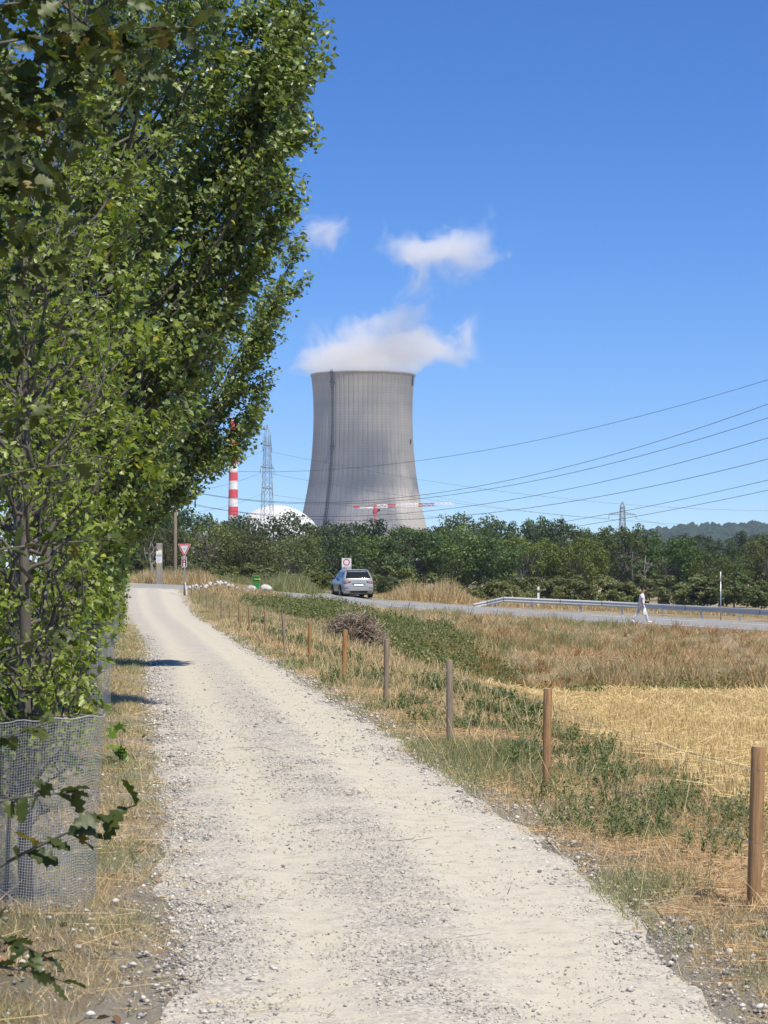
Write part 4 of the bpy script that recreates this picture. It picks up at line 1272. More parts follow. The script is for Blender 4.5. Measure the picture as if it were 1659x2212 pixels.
# ------------------------------------------------------------------ wire fence along the path
def wood_mat(name, a, b, scale=150.0):
    t = NT(name); v = t.obj()
    g = t.noise(scale, 6, .65, t.vmul(v, (1, 1, .03)))
    k = t.noise(scale * .25, 3, .6, t.vmul(v, (1, 1, .12)))
    c = t.mix(t.maprange(g, .34, .66), a, b)
    c = t.mix(t.maprange(g, .62, .68, 0, .8), c, tuple(x * .3 for x in a))
    c = t.mix(t.maprange(k, .52, .72, 0, .6), c, tuple(x * .55 for x in a))
    o = t.objrand()
    c = t.mix(t.maprange(o, 0, 1, 0, .35), c, (.27, .24, .2))
    t.bsdf(c, .85, 0, t.bump(g, .6, .006), .25)
    return t.m
M_POST = wood_mat('post_wood', (.25, .125, .045), (.50, .285, .115))
M_POST_OLD = wood_mat('post_wood_grey', (.17, .125, .08), (.36, .28, .19))
M_POST_END = m_plain('post_end_grain', (.40, .30, .19), .9, 0, .25, 40)
posts = [(1628, 1958, None, 1613), (1180, 1711, None, 1487), (972, 1601, None, 1426), (833, 1527, None, 1381), (742, 1478, None, 1360), (668.5, 1431, None, 1343), (616, 1410, None, 1326), (573.5, 1387, None, 1319), (540, 1371, None, 1312), (517.5, 1356.5, None, 1303), (497, 1347, None, 1300), (478, 1337, None, 1290), (461, 1327, None, 1286), (446, 1319, 94, 1278), (431.5, 1307, 100, 1272), (414.5, 1292, 107, 1257)]
fence = empty('wire_fence', (0, 0, 0), 0, 'low wire fence on round wooden posts along the right side of the path', 'fence')
ptop = []
for k, (x, y, Y, ty) in enumerate(posts):
    if Y is None: Y = CAM_H * F / (y - 1240)
    b = P(x, y, Y); b.z = gz(b.x, b.y)
    Ht = P(x, ty, Y).z - b.z
    r = (.036, .0335, .034, .034, .034, .033)[k % 6] * (1.0 if k < 10 else .85)
    ang = np.linspace(0, 2 * math.pi, 14, endpoint=False)
    prof_ = [(r * .99, -.15), (r, Ht * .3), (r * 1.01, Ht * .7), (r, Ht - .012), (r * .9, Ht)]
    o = lathe_obj('post', prof_, 14, M_POST if k in (0, 1, 4, 5, 7, 8, 9, 10) else M_POST_OLD, fence, True, tuple(b))
    # slightly out of round, checked
    me = o.data; co = np.empty(len(me.vertices) * 3, np.float32); me.vertices.foreach_get('co', co); co = co.reshape(-1, 3)
    a_ = np.arctan2(co[:, 1], co[:, 0]); co[:, :2] *= (1 + .04 * np.sin(2 * a_ + k) + .025 * np.sin(5 * a_ + 2 * k))[:, None]
    me.vertices.foreach_set('co', co.ravel())
    o.rotation_euler = (R(rng.normal(0, 1.3)), R(rng.normal(0, 1.4) + (.7 if k == 0 else 0)), rng.uniform(0, 6))
    lathe_obj('post_top', [(r * .9, 0), (r * .5, .002), (.001, .003)], 14, M_POST_END, o, True, (0, 0, Ht))
    ptop.append((b, Ht, r))
for hf, nm in ((.87, 'wire'), (.42, 'wire')):
    pts = []
    for k, (b, Ht, r) in enumerate(ptop):
        p_ = np.array(b) + np.array([-r * .8, -r * .6, Ht * hf])
        if k == 0:
            q = p_ + np.array([1.2, -3.6, 0]); pts.append(q); pts.append((p_ + q) / 2 - np.array([0, 0, .03]))
        else:
            pv = pts[-1]
            for f in (.25, .5, .75):
                m_ = pv + (p_ - pv) * f; m_[2] -= .035 * 4 * f * (1 - f); pts.append(m_)
        pts.append(p_)
    tube_obj(nm, [(np.array(pts), .0014)], M_FENCE_WIRE, fence, 5)
for b, Ht, r in ptop[:6]:
    for hf in (.87, .42):
        tube_obj('staple', [([np.array(b) + np.array([-r * .95, -r * .75, Ht * hf - .012]), np.array(b) + np.array([-r * 1.0, -r * .8, Ht * hf]), np.array(b) + np.array([-r * .95, -r * .75, Ht * hf + .012])], .0025)], M_WIRE, fence, 5)

# ------------------------------------------------------------------ wire mesh tree guards
def guard(x_c, Y, rad, H, cell, w, label, lean=0.0, seed=1):
    X = (x_c - 829.5) / F * Y; z = gz(X, Y)
    root = empty('tree_guard', (X, Y, z - .01), 0, label, 'tree guard', 'wire mesh guards round the tree stems')
    g = np.random.default_rng(seed)
    def surf(a, q):
        bulge = 1 + .05 * np.sin(2 * a + 1 + seed) + .03 * np.sin(3 * a + q * 3) + .02 * np.sin(7 * a + 5 * q)
        rr = rad * bulge * (1 - .06 * np.sin(np.pi * q / H) + .05 * (q / H - .5))
        wob = .006 * np.sin(11 * a + 9 * q)
        return np.stack([rr * np.cos(a) + lean * q / H, rr * np.sin(a), q + wob + .02 * np.sin(a + 2) * (q / H)], -1)
    nv = int(2 * math.pi * rad / cell); nh = int(H / cell)
    VV, FF, off = [], [], 0
    seg = 16
    for i in range(nv):
        a = 2 * math.pi * i / nv
        q = np.linspace(0, H, seg)
        c0, c1 = surf(np.full(seg, a - w / rad / 2), q), surf(np.full(seg, a + w / rad / 2), q)
        VV.append(np.stack([c0, c1], 1).reshape(-1, 3))
        j = np.arange(seg - 1) * 2 + off
        FF.append(np.stack([j, j + 1, j + 3, j + 2], 1)); off += seg * 2
    link('upright_wires', big_mesh('upright_wires', np.concatenate(VV), np.concatenate(FF)), M_WIRE, root)['kind'] = 'stuff'
    VV, FF, off = [], [], 0
    sg = 64
    for i in range(nh + 1):
        q = i * H / nh; a = np.linspace(0, 2 * math.pi, sg)
        c0, c1 = surf(a, np.full(sg, q - w / 2)), surf(a, np.full(sg, q + w / 2))
        c0[:, :2] *= 1.004; c1[:, :2] *= 1.004
        VV.append(np.stack([c0, c1], 1).reshape(-1, 3))
        j = np.arange(sg - 1) * 2 + off
        FF.append(np.stack([j, j + 1, j + 3, j + 2], 1)); off += sg * 2
    link('hoop_wires', big_mesh('hoop_wires', np.concatenate(VV), np.concatenate(FF)), M_WIRE, root)['kind'] = 'stuff'
    a = np.linspace(0, 2 * math.pi, 49)
    tube_obj('rim_wire', [(surf(a, np.full(49, H)), .003)], M_WIRE, root, 5)
    st = surf(np.array([2.2, 2.2]), np.array([-.1, H * .96])); st[0, 2] = -.15
    tube_obj('stake', [(st, .012)], M_POST_OLD, root, 6)
guard(74, 10.95, .30, .94, .0135, .0022, 'nearest wire mesh tree guard, tall grey cylinder at the left edge', .04, 1)
guard(204, 25.8, .20, 1.04, .02, .0026, 'second wire mesh tree guard, round the first poplar stem', .0, 2)
guard(226, 38.0, .20, 1.02, .026, .004, 'third wire mesh tree guard, round the second poplar stem', .0, 3)
guard(240, 51.0, .20, 1.0, .034, .007, 'fourth wire mesh tree guard, small and far along the row', .0, 4)

# ------------------------------------------------------------------ utility pole
up = P(378.5, 1250, 140); up.z = gz(up.x, up.y)
pole = empty('utility_pole', tuple(up), 0, 'tall brown wooden power pole left of the give-way sign', 'utility pole')
M_POLE = wood_mat('pole_wood', (.15, .115, .08), (.30, .24, .175), 30)
zt = P(340, 985, 140).z - up.z
lathe_obj('shaft', [(.115, -.2), (.112, 1), (.085, zt - .02), (.02, zt)], 12, M_POLE, pole)
for yy, hw in ((1044, 1.28), (1078, 1.32)):
    zz_ = P(379, yy, 140).z - up.z
    box_obj('cross_arm', (0, -.1, zz_), (hw * 2, .09, .11), M_POST, pole, .01)
    for s in (-1, -.65, .65, 1):
        tube_obj('insulator', [([(s * (hw - .05), -.1, zz_ - .05), (s * (hw - .05), -.1, zz_ - .2), (s * (hw - .05), -.1, zz_ - .55)], np.array([.02, .05, .045]))], M_STEEL_DARK, pole, 8)

# ------------------------------------------------------------------ wooden information post
b = P(344, 1257, 128); b.z = gz(b.x, b.y)
k_ = pxm(128)
info = empty('information_post', tuple(b), R(4), 'weathered grey wooden post with white information panel beside the road', 'sign post')
M_GREYWOOD = wood_mat('grey_wood', (.20, .185, .165), (.40, .375, .345), 40)
Hh = P(344, 1173.5, 128).z - b.z
box_obj('board', (0, 0, Hh / 2 - .1), (13.4 * k_, .12, Hh + .2), M_GREYWOOD, info, .02)
def panel(nm, x0, x1, y0, y1, mat, parent, k, zb, ycen, depth, base_y):
    """flat panel in picture units relative to a thing's base"""
    return box_obj(nm, ((x0 + x1) / 2 * k, depth, (base_y - (y0 + y1) / 2) * k + zb), ((x1 - x0) * k, .008, (y1 - y0) * k), mat, parent)
M_PAPER = m_plain('panel_white', (.80, .80, .80), .5, 0, .03, 5)
M_TEXT = m_plain('panel_grey_print', (.50, .50, .50), .6, 0, .2, 30)
M_PGREEN = m_plain('panel_green', (.30, .40, .34), .6, 0, .2, 12)
M_PLIME = m_plain('panel_lime', (.62, .62, .18), .6)
M_MAROON = m_plain('panel_red', (.30, .025, .02), .6)
M_YELLOW = m_plain('panel_yellow', (.80, .55, .04), .5)
for nm, x0, x1, y0, y1, m_, dp in (('red_field', -6.6, -2.7, 1181.7, 1185, M_MAROON, -.066), ('lime_field', -2.7, 5.7, 1181.7, 1185, M_PLIME, -.066), ('white_panel', -6.6, 5.7, 1185, 1210, M_PAPER, -.066),
                                  ('title_line', -2.4, 4.4, 1188.5, 1190.3, M_TEXT, -.0715), ('picture_field', -5.6, 5.0, 1192, 1196.8, M_PGREEN, -.0715), ('small_plaque', -4.4, 2.6, 1211, 1215.4, M_YELLOW, -.066)):
    panel(nm, x0, x1, y0, y1, m_, info, k_, 0, 0, dp, 1257)
for i in range(6):
    panel('text_line', -5.0, 4.2 - (i % 3), 1198.6 + i * 1.6, 1199.3 + i * 1.6, M_TEXT, info, k_, 0, 0, -.0715, 1257)
tri = poly_obj('arrow_mark', [(-.06, -.015), (-.01, -.03), (.03, -.03), (.055, .01), (0, .035), (-.035, .02)], .004, M_MAROON, info); tri.location = (-.02, -.075, (1257 - 1213) * k_)

# ------------------------------------------------------------------ give-way sign with cycle route plate
b = P(398, 1272, 109); b.z = gz(b.x, b.y); k_ = pxm(109)
gw = empty('give_way_sign', tuple(b), R(-2), 'red bordered triangular give-way sign above a dark red cycle plate', 'road sign')
zt = P(398, 1174.5, 109).z - b.z
def Z(y): return P(398, y, 109).z - b.z
tube_obj('post', [([(0, .03, -.2), (0.01, .03, zt - .05)], .026)], M_GALV, gw, 10)
def rtri(hw, top, bot, rad, n=5):
    cs = [(-hw, top), (hw, top), (0, bot)]
    out = []
    for i in range(3):
        p0 = Vector(cs[i]); a = (Vector(cs[i - 1]) - p0).normalized(); c = (Vector(cs[(i + 1) % 3]) - p0).normalized()
        for j in range(n + 1):
            f = j / n
            out.append(tuple(p0 + (a * (1 - f) ** 2 + c * f ** 2) * rad + (a + c) * 0))
    return out
hw = 14.3 * k_; top, bot = Z(1175), Z(1204)
plate = poly_obj('plate', rtri(hw, top, bot, .05), .012, M_WHITE, gw)
M_SIGNRED = m_plain('sign_red', (.55, .03, .03), .4, 0, .06, 4)
def ring_face(nm, outer, inner, y, mat, parent):
    n = len(outer); V = [(x, y, z) for x, z in outer] + [(x, y, z) for x, z in inner]
    Fc = [(i, (i + 1) % n, n + (i + 1) % n, n + i) for i in range(n)]
    return link(nm, big_mesh(nm, V, Fc), mat, parent)
cx_, cz_ = 0, top - (top - bot) / 3
def shrink(pts, f): return [(x * f, cz_ + (z - cz_) * f) for x, z in pts]
ring_face('red_border', shrink(rtri(hw, top, bot, .05), .93), shrink(rtri(hw, top, bot, .03), .66), -.004, M_SIGNRED, gw)
M_GREYFILM = m_plain('sign_film', (.62, .62, .64), .4, 0, .12, 9)
p_ = shrink(rtri(hw, top, bot, .03), .655); 
link('centre_field', big_mesh('centre_field', [(x, -.003, z) for x, z in p_], [list(range(len(p_)))]), M_GREYFILM, gw)
smud = [(math.cos(a) * .045 + .01, math.sin(a) * .03) for a in np.linspace(0, 6.28, 13)[:-1]]
o = link('scuff_mark', big_mesh('scuff_mark', [(x, -.0045, Z(1186) + z) for x, z in smud], [list(range(12))]), m_plain('scuff', (.3, .3, .31), .7), gw)
def rrect(w, h, r, n=4):
    out = []
    for sx_, sz_, a0 in ((1, 1, 0), (-1, 1, 90), (-1, -1, 180), (1, -1, 270)):
        for j in range(n + 1):
            a = R(a0 + 90 * j / n); out.append((sx_ * (w / 2 - r) + r * math.cos(a), sz_ * (h / 2 - r) + r * math.sin(a)))
    return out
px_ = -.3 * k_
def off(pts, dx, dz): return [(x + dx, z + dz) for x, z in pts]
poly_obj('route_plate', off(rrect(11 * k_, 23.2 * k_, .02), px_, Z(1214)), .01, M_WHITE, gw)
M_DARKRED = m_plain('route_red', (.16, .012, .02), .4)
poly_obj('route_field', off(rrect(9.2 * k_, 21.2 * k_, .015), px_, Z(1214)), .003, M_DARKRED, gw).location = (0, -.004, 0)
# cycle pictogram, arrow and two number fields
def circ_path(cx, cz, r, n=20): return [np.array([(cx + r * math.cos(a), -.008, cz + r * math.sin(a)) for a in np.linspace(0, 2 * math.pi, n)]), .006]
zb = Z(1206.5)
cyc = [tuple(circ_path(px_ - .05, zb - .012, .036)), tuple(circ_path(px_ + .05, zb - .012, .036))]
for s in ([(-.05, -.012), (-.02, .035), (.03, .035), (.05, -.012)], [(-.02, .035), (0, -.012), (.03, .035)], [(-.05, -.012), (0, -.012)], [(-.03, .045), (-.01, .045)], [(.03, .035), (.03, .055), (.045, .055)]):
    cyc.append((np.array([(px_ + x, -.008, zb + z) for x, z in s]), .006))
tube_obj('cycle_symbol', cyc, M_WHITE, gw, 4)
za = Z(1212.3)
o = poly_obj('arrow_symbol', off([(-.018, -.05), (.018, -.05), (.018, 0), (.042, 0), (0, .052), (-.042, 0), (-.018, 0)], px_, za), .003, M_WHITE, gw); o.location = (0, -.0075, 0)
for yy, hh in ((1218, 3.4), (1222.3, 3.6)):
    o = poly_obj('number_field', off(rrect(3.6 * k_, hh * k_, .008), px_, Z(yy)), .003, M_WHITE, gw); o.location = (0, -.0075, 0)
# stump and leaning white stake at its foot
b2 = P(399.5, 1271, 108.4); b2.z = gz(b2.x, b2.y)
st = empty('timber_stake', tuple(b2), 0, 'short dark post with a leaning white slat at the foot of the give-way sign', 'stake')
tube_obj('stump', [([(-.02, 0, -.1), (-.02, 0, .56), (.03, 0, .70)], np.array([.05, .048, .04]))], M_POST_OLD, st, 9)
box_obj('slat', (.055, -.07, .33), (.055, .02, .62), M_WHITE, st, .004, Matrix.Rotation(R(-7), 4, 'Y'))

# ------------------------------------------------------------------ stones, boulders, logs, waste bin, brush pile
M_STONE = m_plain('limestone', (.50, .48, .43), .9, 0, .22, 5, .6, dirt=(.35, .32, .27))
def rock_mesh(seed, sub=2, amp=.22):
    g = np.random.default_rng(seed)
    bm = bmesh.new(); bmesh.ops.create_icosphere(bm, subdivisions=sub, radius=1.0)
    pl = norm(g.normal(0, 1, (9, 3))); dd = g.uniform(.62, .95, 9)
    for v_ in bm.verts:
        c = np.array(v_.co)
        for n_, d_ in zip(pl, dd):
            q = c @ n_ - d_
            if q > 0: c = c - n_ * q * .85
        v_.co = c * (1 + g.normal(0, .02))
    me = bpy.data.meshes.new('stone'); bm.to_mesh(me); bm.free(); me.materials.append(M_STONE)
    return me
ROCKS = [rock_mesh(40 + k, 2 if k < 5 else 3) for k in range(8)]
c0 = P(470, 1268, 115.5); c0.z = gz(c0.x, c0.y)
pile = empty('stone_pile', tuple(c0), 0, 'low heap of pale limestone pieces on the verge behind the fence end', 'stone pile')
for k in range(72):
    u = rng.uniform(-1, 1); h = rng.uniform(0, 1) * (1 - abs(u) ** 1.6)
    x_ = u * 1.72; y_ = rng.normal(0, .28)
    zz_ = gz(c0.x + x_, c0.y + y_) - c0.z
    s = rng.uniform(.055, .13)
    o = link('stone', ROCKS[k % 5], None, pile, (x_, y_, zz_ + .03 + h * .34), (rng.uniform(0, 6), rng.uniform(0, 6), rng.uniform(0, 6)), (s * 1.3, s, s * .8))
for x, y, wpx, hpx, lab, k in ((543, 1279.5, 28, 15, 'rounded white boulder left of the green bin', 5), (572.5, 1282, 29, 18, 'angular white boulder right of the green bin', 6)):
    Y = 118; b = P(x, y, Y); b.z = gz(b.x, b.y)
    o = link('boulder', ROCKS[k], None, None, (b.x, b.y, b.z + hpx * pxm(Y) * .35), (0.2, .1, k * 1.0), (wpx * pxm(Y) * .56, .3, hpx * pxm(Y) * .62))
    set_tag(o, lab, 'boulder', 'boulders beside the green bin')
for k, (x0, x1, yy) in enumerate(((498, 528, 1271), (506, 532, 1275), (490, 515, 1268))):
    Y = 117.5; a = P(x0, yy, Y); c = P(x1, yy + 3, Y - .4)
    for q in (a, c): q.z = max(q.z, gz(q.x, q.y) + .07)
    o = tube_obj('log', [([tuple(a), tuple((a + c) / 2 + Vector((0, 0, .02))), tuple(c)], np.array([.085, .08, .075]))], M_BARK, None, 10)
    set_tag(o, ['long grey log lying right of the stone pile', 'lowest grey log lying in front of the other logs', 'short grey log lying against the stone pile'][k], 'log', 'logs beside the stone pile')
b = P(553.5, 1277, 120.5); b.z = gz(b.x, b.y); k_ = pxm(120.5)
binr = empty('waste_bin', tuple(b), R(8), 'green dog waste bin with a yellow bag holder behind two boulders', 'bin')
zt = P(553.5, 1243, 120.5).z - b.z
M_BIN = m_plain('bin_green', (.02, .21, .035), .45, 0, .08, 3)
M_ORANGE = m_plain('bag_orange', (.72, .36, .04), .5)
bw = 12.6 * k_
tube_obj('post', [([(0, .12, -.2), (0, .12, zt * .9)], .03)], M_GALV, binr, 8)
box_obj('container', (0, 0, zt - .44), (bw * .95, .22, .62), M_BIN, binr, .02)
box_obj('lid', (0, -.01, zt - .06), (bw, .25, .12), M_BIN, binr, .02)
box_obj('bag_holder', (.02, -.135, zt - .215), (bw * .95, .05, .05), M_ORANGE, binr, .01)
box_obj('bag_roll', (bw * .55, -.09, zt - .23), (.07, .1, .13), M_ORANGE, binr, .02)

bp_ = on_ground(762, 1398, 40, 110); bY = bp_.y; k_ = pxm(bY)
brush = empty('brush_pile', tuple(bp_), 0, 'mound of tangled grey cut branches behind the fence', 'brush pile')
M_STICK = m_bark('stick_grey', (.20, .155, .11), (.52, .44, .345), 20)
M_STICK2 = m_bark('stick_brown', (.09, .06, .04), (.26, .18, .12), 20)
sticks = []
for k in range(10):
    n = 7; L = 1.0
    pts = np.stack([np.linspace(-.5, .5, n), np.cumsum(rng.normal(0, .07, n)), np.cumsum(rng.normal(0, .07, n))], 1)
    pts[:, 1:] -= pts[:, 1:].mean(0)
    tw = [(pts, np.linspace(.017, .006, n))]
    for j in (2, 3, 4, 5):
        e = pts[j] + np.array([.2, rng.normal(0, .14), rng.normal(0, .14)]); tw.append((np.array([pts[j], (pts[j] + e) / 2 + rng.normal(0, .02, 3), e]), np.array([.008, .006, .004])))
    V, Fc = tubes(tw, 4); me = big_mesh('stick', V, Fc, smooth=True); me.materials.append(M_STICK if k % 3 else M_STICK2); sticks.append(me)
bw, bh = 84 * k_, 74 * k_
for k in range(270):
    u = rng.uniform(-1, 1); h = math.sqrt(rng.random()) * (1 - u * u) ** .6
    az = rng.uniform(0, 6.28) if rng.random() < .4 else rng.choice([0, 3.14]) + rng.normal(0, .5)
    s = rng.uniform(.5, 1.2) * (1 - .35 * abs(u))
    link('stick', sticks[k % 10], None, brush, (u * bw * .8, rng.normal(0, .28) - .1, .05 + h * bh * .88), (rng.uniform(0, 6), rng.normal(.15, .4), az), s)
core = rock_mesh(77, 3); core.materials.clear(); core.name = 'leaf_litter'
link('leaf_litter', core, m_plain('litter', (.12, .085, .055), .95, 0, .5, 14, 1.0), brush, (0, .15, bh * .3), None, (bw * .8, .42, bh * .5))
nl = 2600
u = norm(rng.normal(0, 1, (nl, 3))); u[:, 2] = np.abs(u[:, 2])
pos = u * np.array([bw * .86, .5, bh * .86]) * rng.uniform(.8, 1.08, (nl, 1)) + np.array([0, .1, 0])
V, Fc, r = stamp(LEAF_OVAL[0], LEAF_OVAL[1], pos, frames(rand_dirs(nl), rand_dirs(nl)), rng.uniform(.03, .085, nl))
link('dry_leaves', big_mesh('dry_leaves', V, Fc, r), m_leaf('leaf_withered', (.14, .085, .05), (.42, .31, .22), .15, .8), brush)['kind'] = 'stuff'

# ------------------------------------------------------------------ guardrail, marker post, thin pole
rail = empty('guardrail', (0, 0, 0), 0, 'grey steel guardrail along the far side of the road', 'guardrail')
rp = [(1022, 1304, 125, 0), (1052, 1297.5, 125, 0), (1088, 1289.2, 124.6, 1), (1210, 1294.5, 123.6, 1), (1300, 1298.3, 122.5, 1), (1388, 1302.6, 121, 1), (1480, 1307.4, 118, 1), (1557, 1311, 115.5, 1), (1641, 1315.8, 112, 1), (1760, 1323, 107, 1), (1900, 1332, 101, 1)]
top_pts = [np.array(P(x, y, Y)) for x, y, Y, _ in rp]
cs = [(0, 0), (-.05, -.025), (-.06, -.10), (-.02, -.13), (-.02, -.16), (-.06, -.19), (-.05, -.275), (0, -.30)]
M_RAIL = m_plain('rail_steel', (.50, .52, .51), .55, .0, .12, 3)
def rail_beam(i):
    a, c = top_pts[i], top_pts[i + 1]
    V = []
    for p_ in (a, c):
        for dy, dz in cs: V.append((p_[0], p_[1] + dy, p_[2] + dz))
    m = len(cs)
    Fc = [(j, j + 1, m + j + 1, m + j) for j in range(m - 1)]
    me = big_mesh('beam', V, Fc)
    return link('beam', me, M_RAIL, rail)
for i in range(len(top_pts) - 1):
    rail_beam(i)
    d = top_pts[i + 1] - top_pts[i]; L = np.linalg.norm(d[:2])
    npost = max(1, int(round(L / 3.3)))
    for j in range(npost):
        q = top_pts[i] + d * ((j + .5) / npost); zg = gz(q[0], q[1])
        if q[2] - zg > .3:
            box_obj('post', (q[0], q[1] + .06, (q[2] - .04 + zg - .1) / 2), (.1, .06, q[2] - .04 - zg + .1), M_STEEL_DARK if j % 2 else M_GALV, rail)
            for dz in (-.07, -.23): box_obj('bolt', (q[0], q[1] - .065, q[2] + dz), (.05, .012, .03), M_STEEL_DARK, rail)
    q = top_pts[i]
    box_obj('splice', (q[0], q[1] - .045, q[2] - .15), (.03, .03, .28), M_STEEL_DARK, rail)
b = P(1163, 1296, 130); b.z = gz(b.x, b.y)
mp = empty('marker_post', tuple(b), 0, 'short white and black delineator post behind the guardrail', 'marker post')
zt = P(1163, 1267.5, 130).z - b.z
box_obj('shaft', (0, 0, zt * .35), (.13, .06, zt * .7), M_WHITE, mp, .01)
box_obj('black_band', (0, 0, zt * .76), (.132, .062, zt * .12), M_STEEL_DARK, mp)
box_obj('cap', (0, 0, zt * .91), (.13, .06, zt * .18), M_WHITE, mp, .012)
b = P(1557, 1339, 114); b.z = gz(b.x, b.y)
tp_ = empty('thin_pole', tuple(b), 0, 'thin tall grey metal pole standing by the guardrail', 'pole')
zt = P(1557, 1235, 114).z - b.z
tube_obj('shaft', [([(0, 0, -.1), (0, 0, zt * .8)], .032)], M_GALV, tp_, 8)
tube_obj('tip', [([(0, 0, zt * .8), (0, 0, zt)], .028)], M_WHITE, tp_, 8)

# ------------------------------------------------------------------ no-entry plate on its post
b = P(748.5, 1290, 133); b.z = gz(b.x, b.y); k_ = pxm(133)
ns = empty('prohibition_sign', tuple(b), R(-6), 'white rectangular sign with a red ring above the parked car', 'road sign')
def Zs(y): return P(748.5, y, 133).z - b.z
tube_obj('post', [([(0, .03, -.3), (0, .03, Zs(1207))], .03)], M_GALV, ns, 10)
poly_obj('plate', off(rrect(20.5 * k_, 27 * k_, .05), 0, Zs(1219.3)), .012, M_WHITE, ns)
poly_obj('rim', off(rrect(21.4 * k_, 27.9 * k_, .05), 0, Zs(1219.3)), .008, M_GALV, ns).location = (0, .006, 0)
zc_ = Zs(1214.5)
circ = lambda r, n=36: [(r * math.cos(a), zc_ + r * math.sin(a)) for a in np.linspace(0, 2 * math.pi, n, endpoint=False)]
ring_face('red_ring', circ(7.3 * k_), circ(5.3 * k_), -.003, M_SIGNRED, ns)
M_SIGNTXT = m_plain('sign_black', (.03, .03, .03), .6)
for i, (tx, sz) in enumerate((('Ausgenommen', .105), ('Zubringerdienst', .085), ('und Anwohner', .085))):
    text_obj('sign_text', tx, sz, .001, M_SIGNTXT, ns, (0, -.004, Zs(1225.2 + i * 3.0) - .02))
poly_obj('trail_marker', off([(-.12, 0), (-.06, .05), (-.06, .09), (.1, .09), (.13, .04), (.1, -.01), (-.04, -.05)], 0, Zs(1234.6)), .006, M_YELLOW, ns)

# ------------------------------------------------------------------ parked estate car
cb = P(775, 1291.5, 127.5); cb.z = P(775, 1291.5, 127.5).z
car = empty('parked_car', tuple(cb), R(11), 'light grey estate car standing at the road junction seen from behind', 'car')
car.scale = (1.04, 1.04, 1.04)
ringz = [(.20, .22, 4.18, .80), (.26, .10, 4.30, .86), (.36, .02, 4.35, .90), (.50, 0, 4.38, .915), (.70, .02, 4.37, .92), (.82, .05, 4.33, .915), (.92, .07, 4.22, .895), (.99, .085, 3.75, .875), (1.04, .10, 3.35, .86), (1.10, .135, 3.24, .842), (1.25, .25, 3.00, .785), (1.40, .37, 2.76, .725), (1.50, .455, 2.58, .685), (1.555, .50, 2.44, .655), (1.585, .60, 2.25, .61), (1.60, .80, 2.0, .52)]
ra = np.array(ringz)
def ringp(z): return [np.interp(z, ra[:, 0], ra[:, j]) for j in (1, 2, 3)]
NE = 5.0
def rear_pt(x, z, o=0.0):
    yr, yf, w = ringp(z); cy, hy = (yr + yf) / 2, (yf - yr) / 2
    return (x, cy - hy * (1 - min(1, abs(x) / w) ** 9) ** (1 / 9) - o, z)
def side_pt(s, y, z, o=0.0):
    yr, yf, w = ringp(z); cy, hy = (yr + yf) / 2, (yf - yr) / 2
    return (s * (w * (1 - min(1, abs(y - cy) / hy) ** 9) ** (1 / 9) + o), y, z)
def panel_grid(nm, fn, us, vs, mat, parent):
    V = [fn(u, v) for v in vs for u in us]; m = len(us)
    Fc = [(j * m + i, j * m + i + 1, (j + 1) * m + i + 1, (j + 1) * m + i) for j in range(len(vs) - 1) for i in range(m - 1)]
    return link(nm, big_mesh(nm, V, Fc, smooth=True), mat, parent)
t = NT('car_paint'); v = t.obj()
t.bsdf(t.mix(t.noise(3, 3, .5, v), (.31, .325, .325), (.35, .365, .365)), .34, .0, None, .5, .6)
M_CAR = t.m
M_TYRE = m_plain('tyre', (.02, .02, .02), .85); M_RIM = m_plain('alloy', (.12, .12, .125), .35, .7)
M_BLACK = m_plain('black_trim', (.018, .018, .019), .5); M_CHROME = m_plain('silver_trim', (.72, .72, .72), .25, .6)
M_LAMP = m_plain('tail_lamp', (.20, .012, .015), .15, 0, .1, 5, spec=.6)
nr = 64; V, Fc = [], []
sg = lambda q, e: math.copysign(abs(q) ** e, q)
for z, yr, yf, w in ringz:
    cy, hy = (yr + yf) / 2, (yf - yr) / 2
    for j in range(nr):
        a = 2 * math.pi * j / nr; V.append((w * sg(math.cos(a), 2 / 9), cy + hy * sg(math.sin(a), 2 / 9), z))
for i in range(len(ringz) - 1):
    for j in range(nr):
        q = (j + 1) % nr; Fc.append((i * nr + j, i * nr + q, (i + 1) * nr + q, (i + 1) * nr + j))
me = bpy.data.meshes.new('body'); me.from_pydata(V, [], Fc + [tuple(range(nr - 1, -1, -1)), tuple(range((len(ringz) - 1) * nr, len(ringz) * nr))]); 
for p_ in me.polygons: p_.use_smooth = True
me.update(); link('body', me, M_CAR, car)
L = np.linspace
panel_grid('rear_window', lambda u, v_: rear_pt(u * np.interp(v_, [1.10, 1.46], [.72, .60]), v_, .012), L(-1, 1, 13), L(1.10, 1.46, 7), M_GLASS, car)
panel_grid('roof_spoiler', lambda u, v_: (u * .60, .40 + v_ * .25, 1.545 + .03 * v_), L(-1, 1, 9), L(0, 1, 3), M_CAR, car)
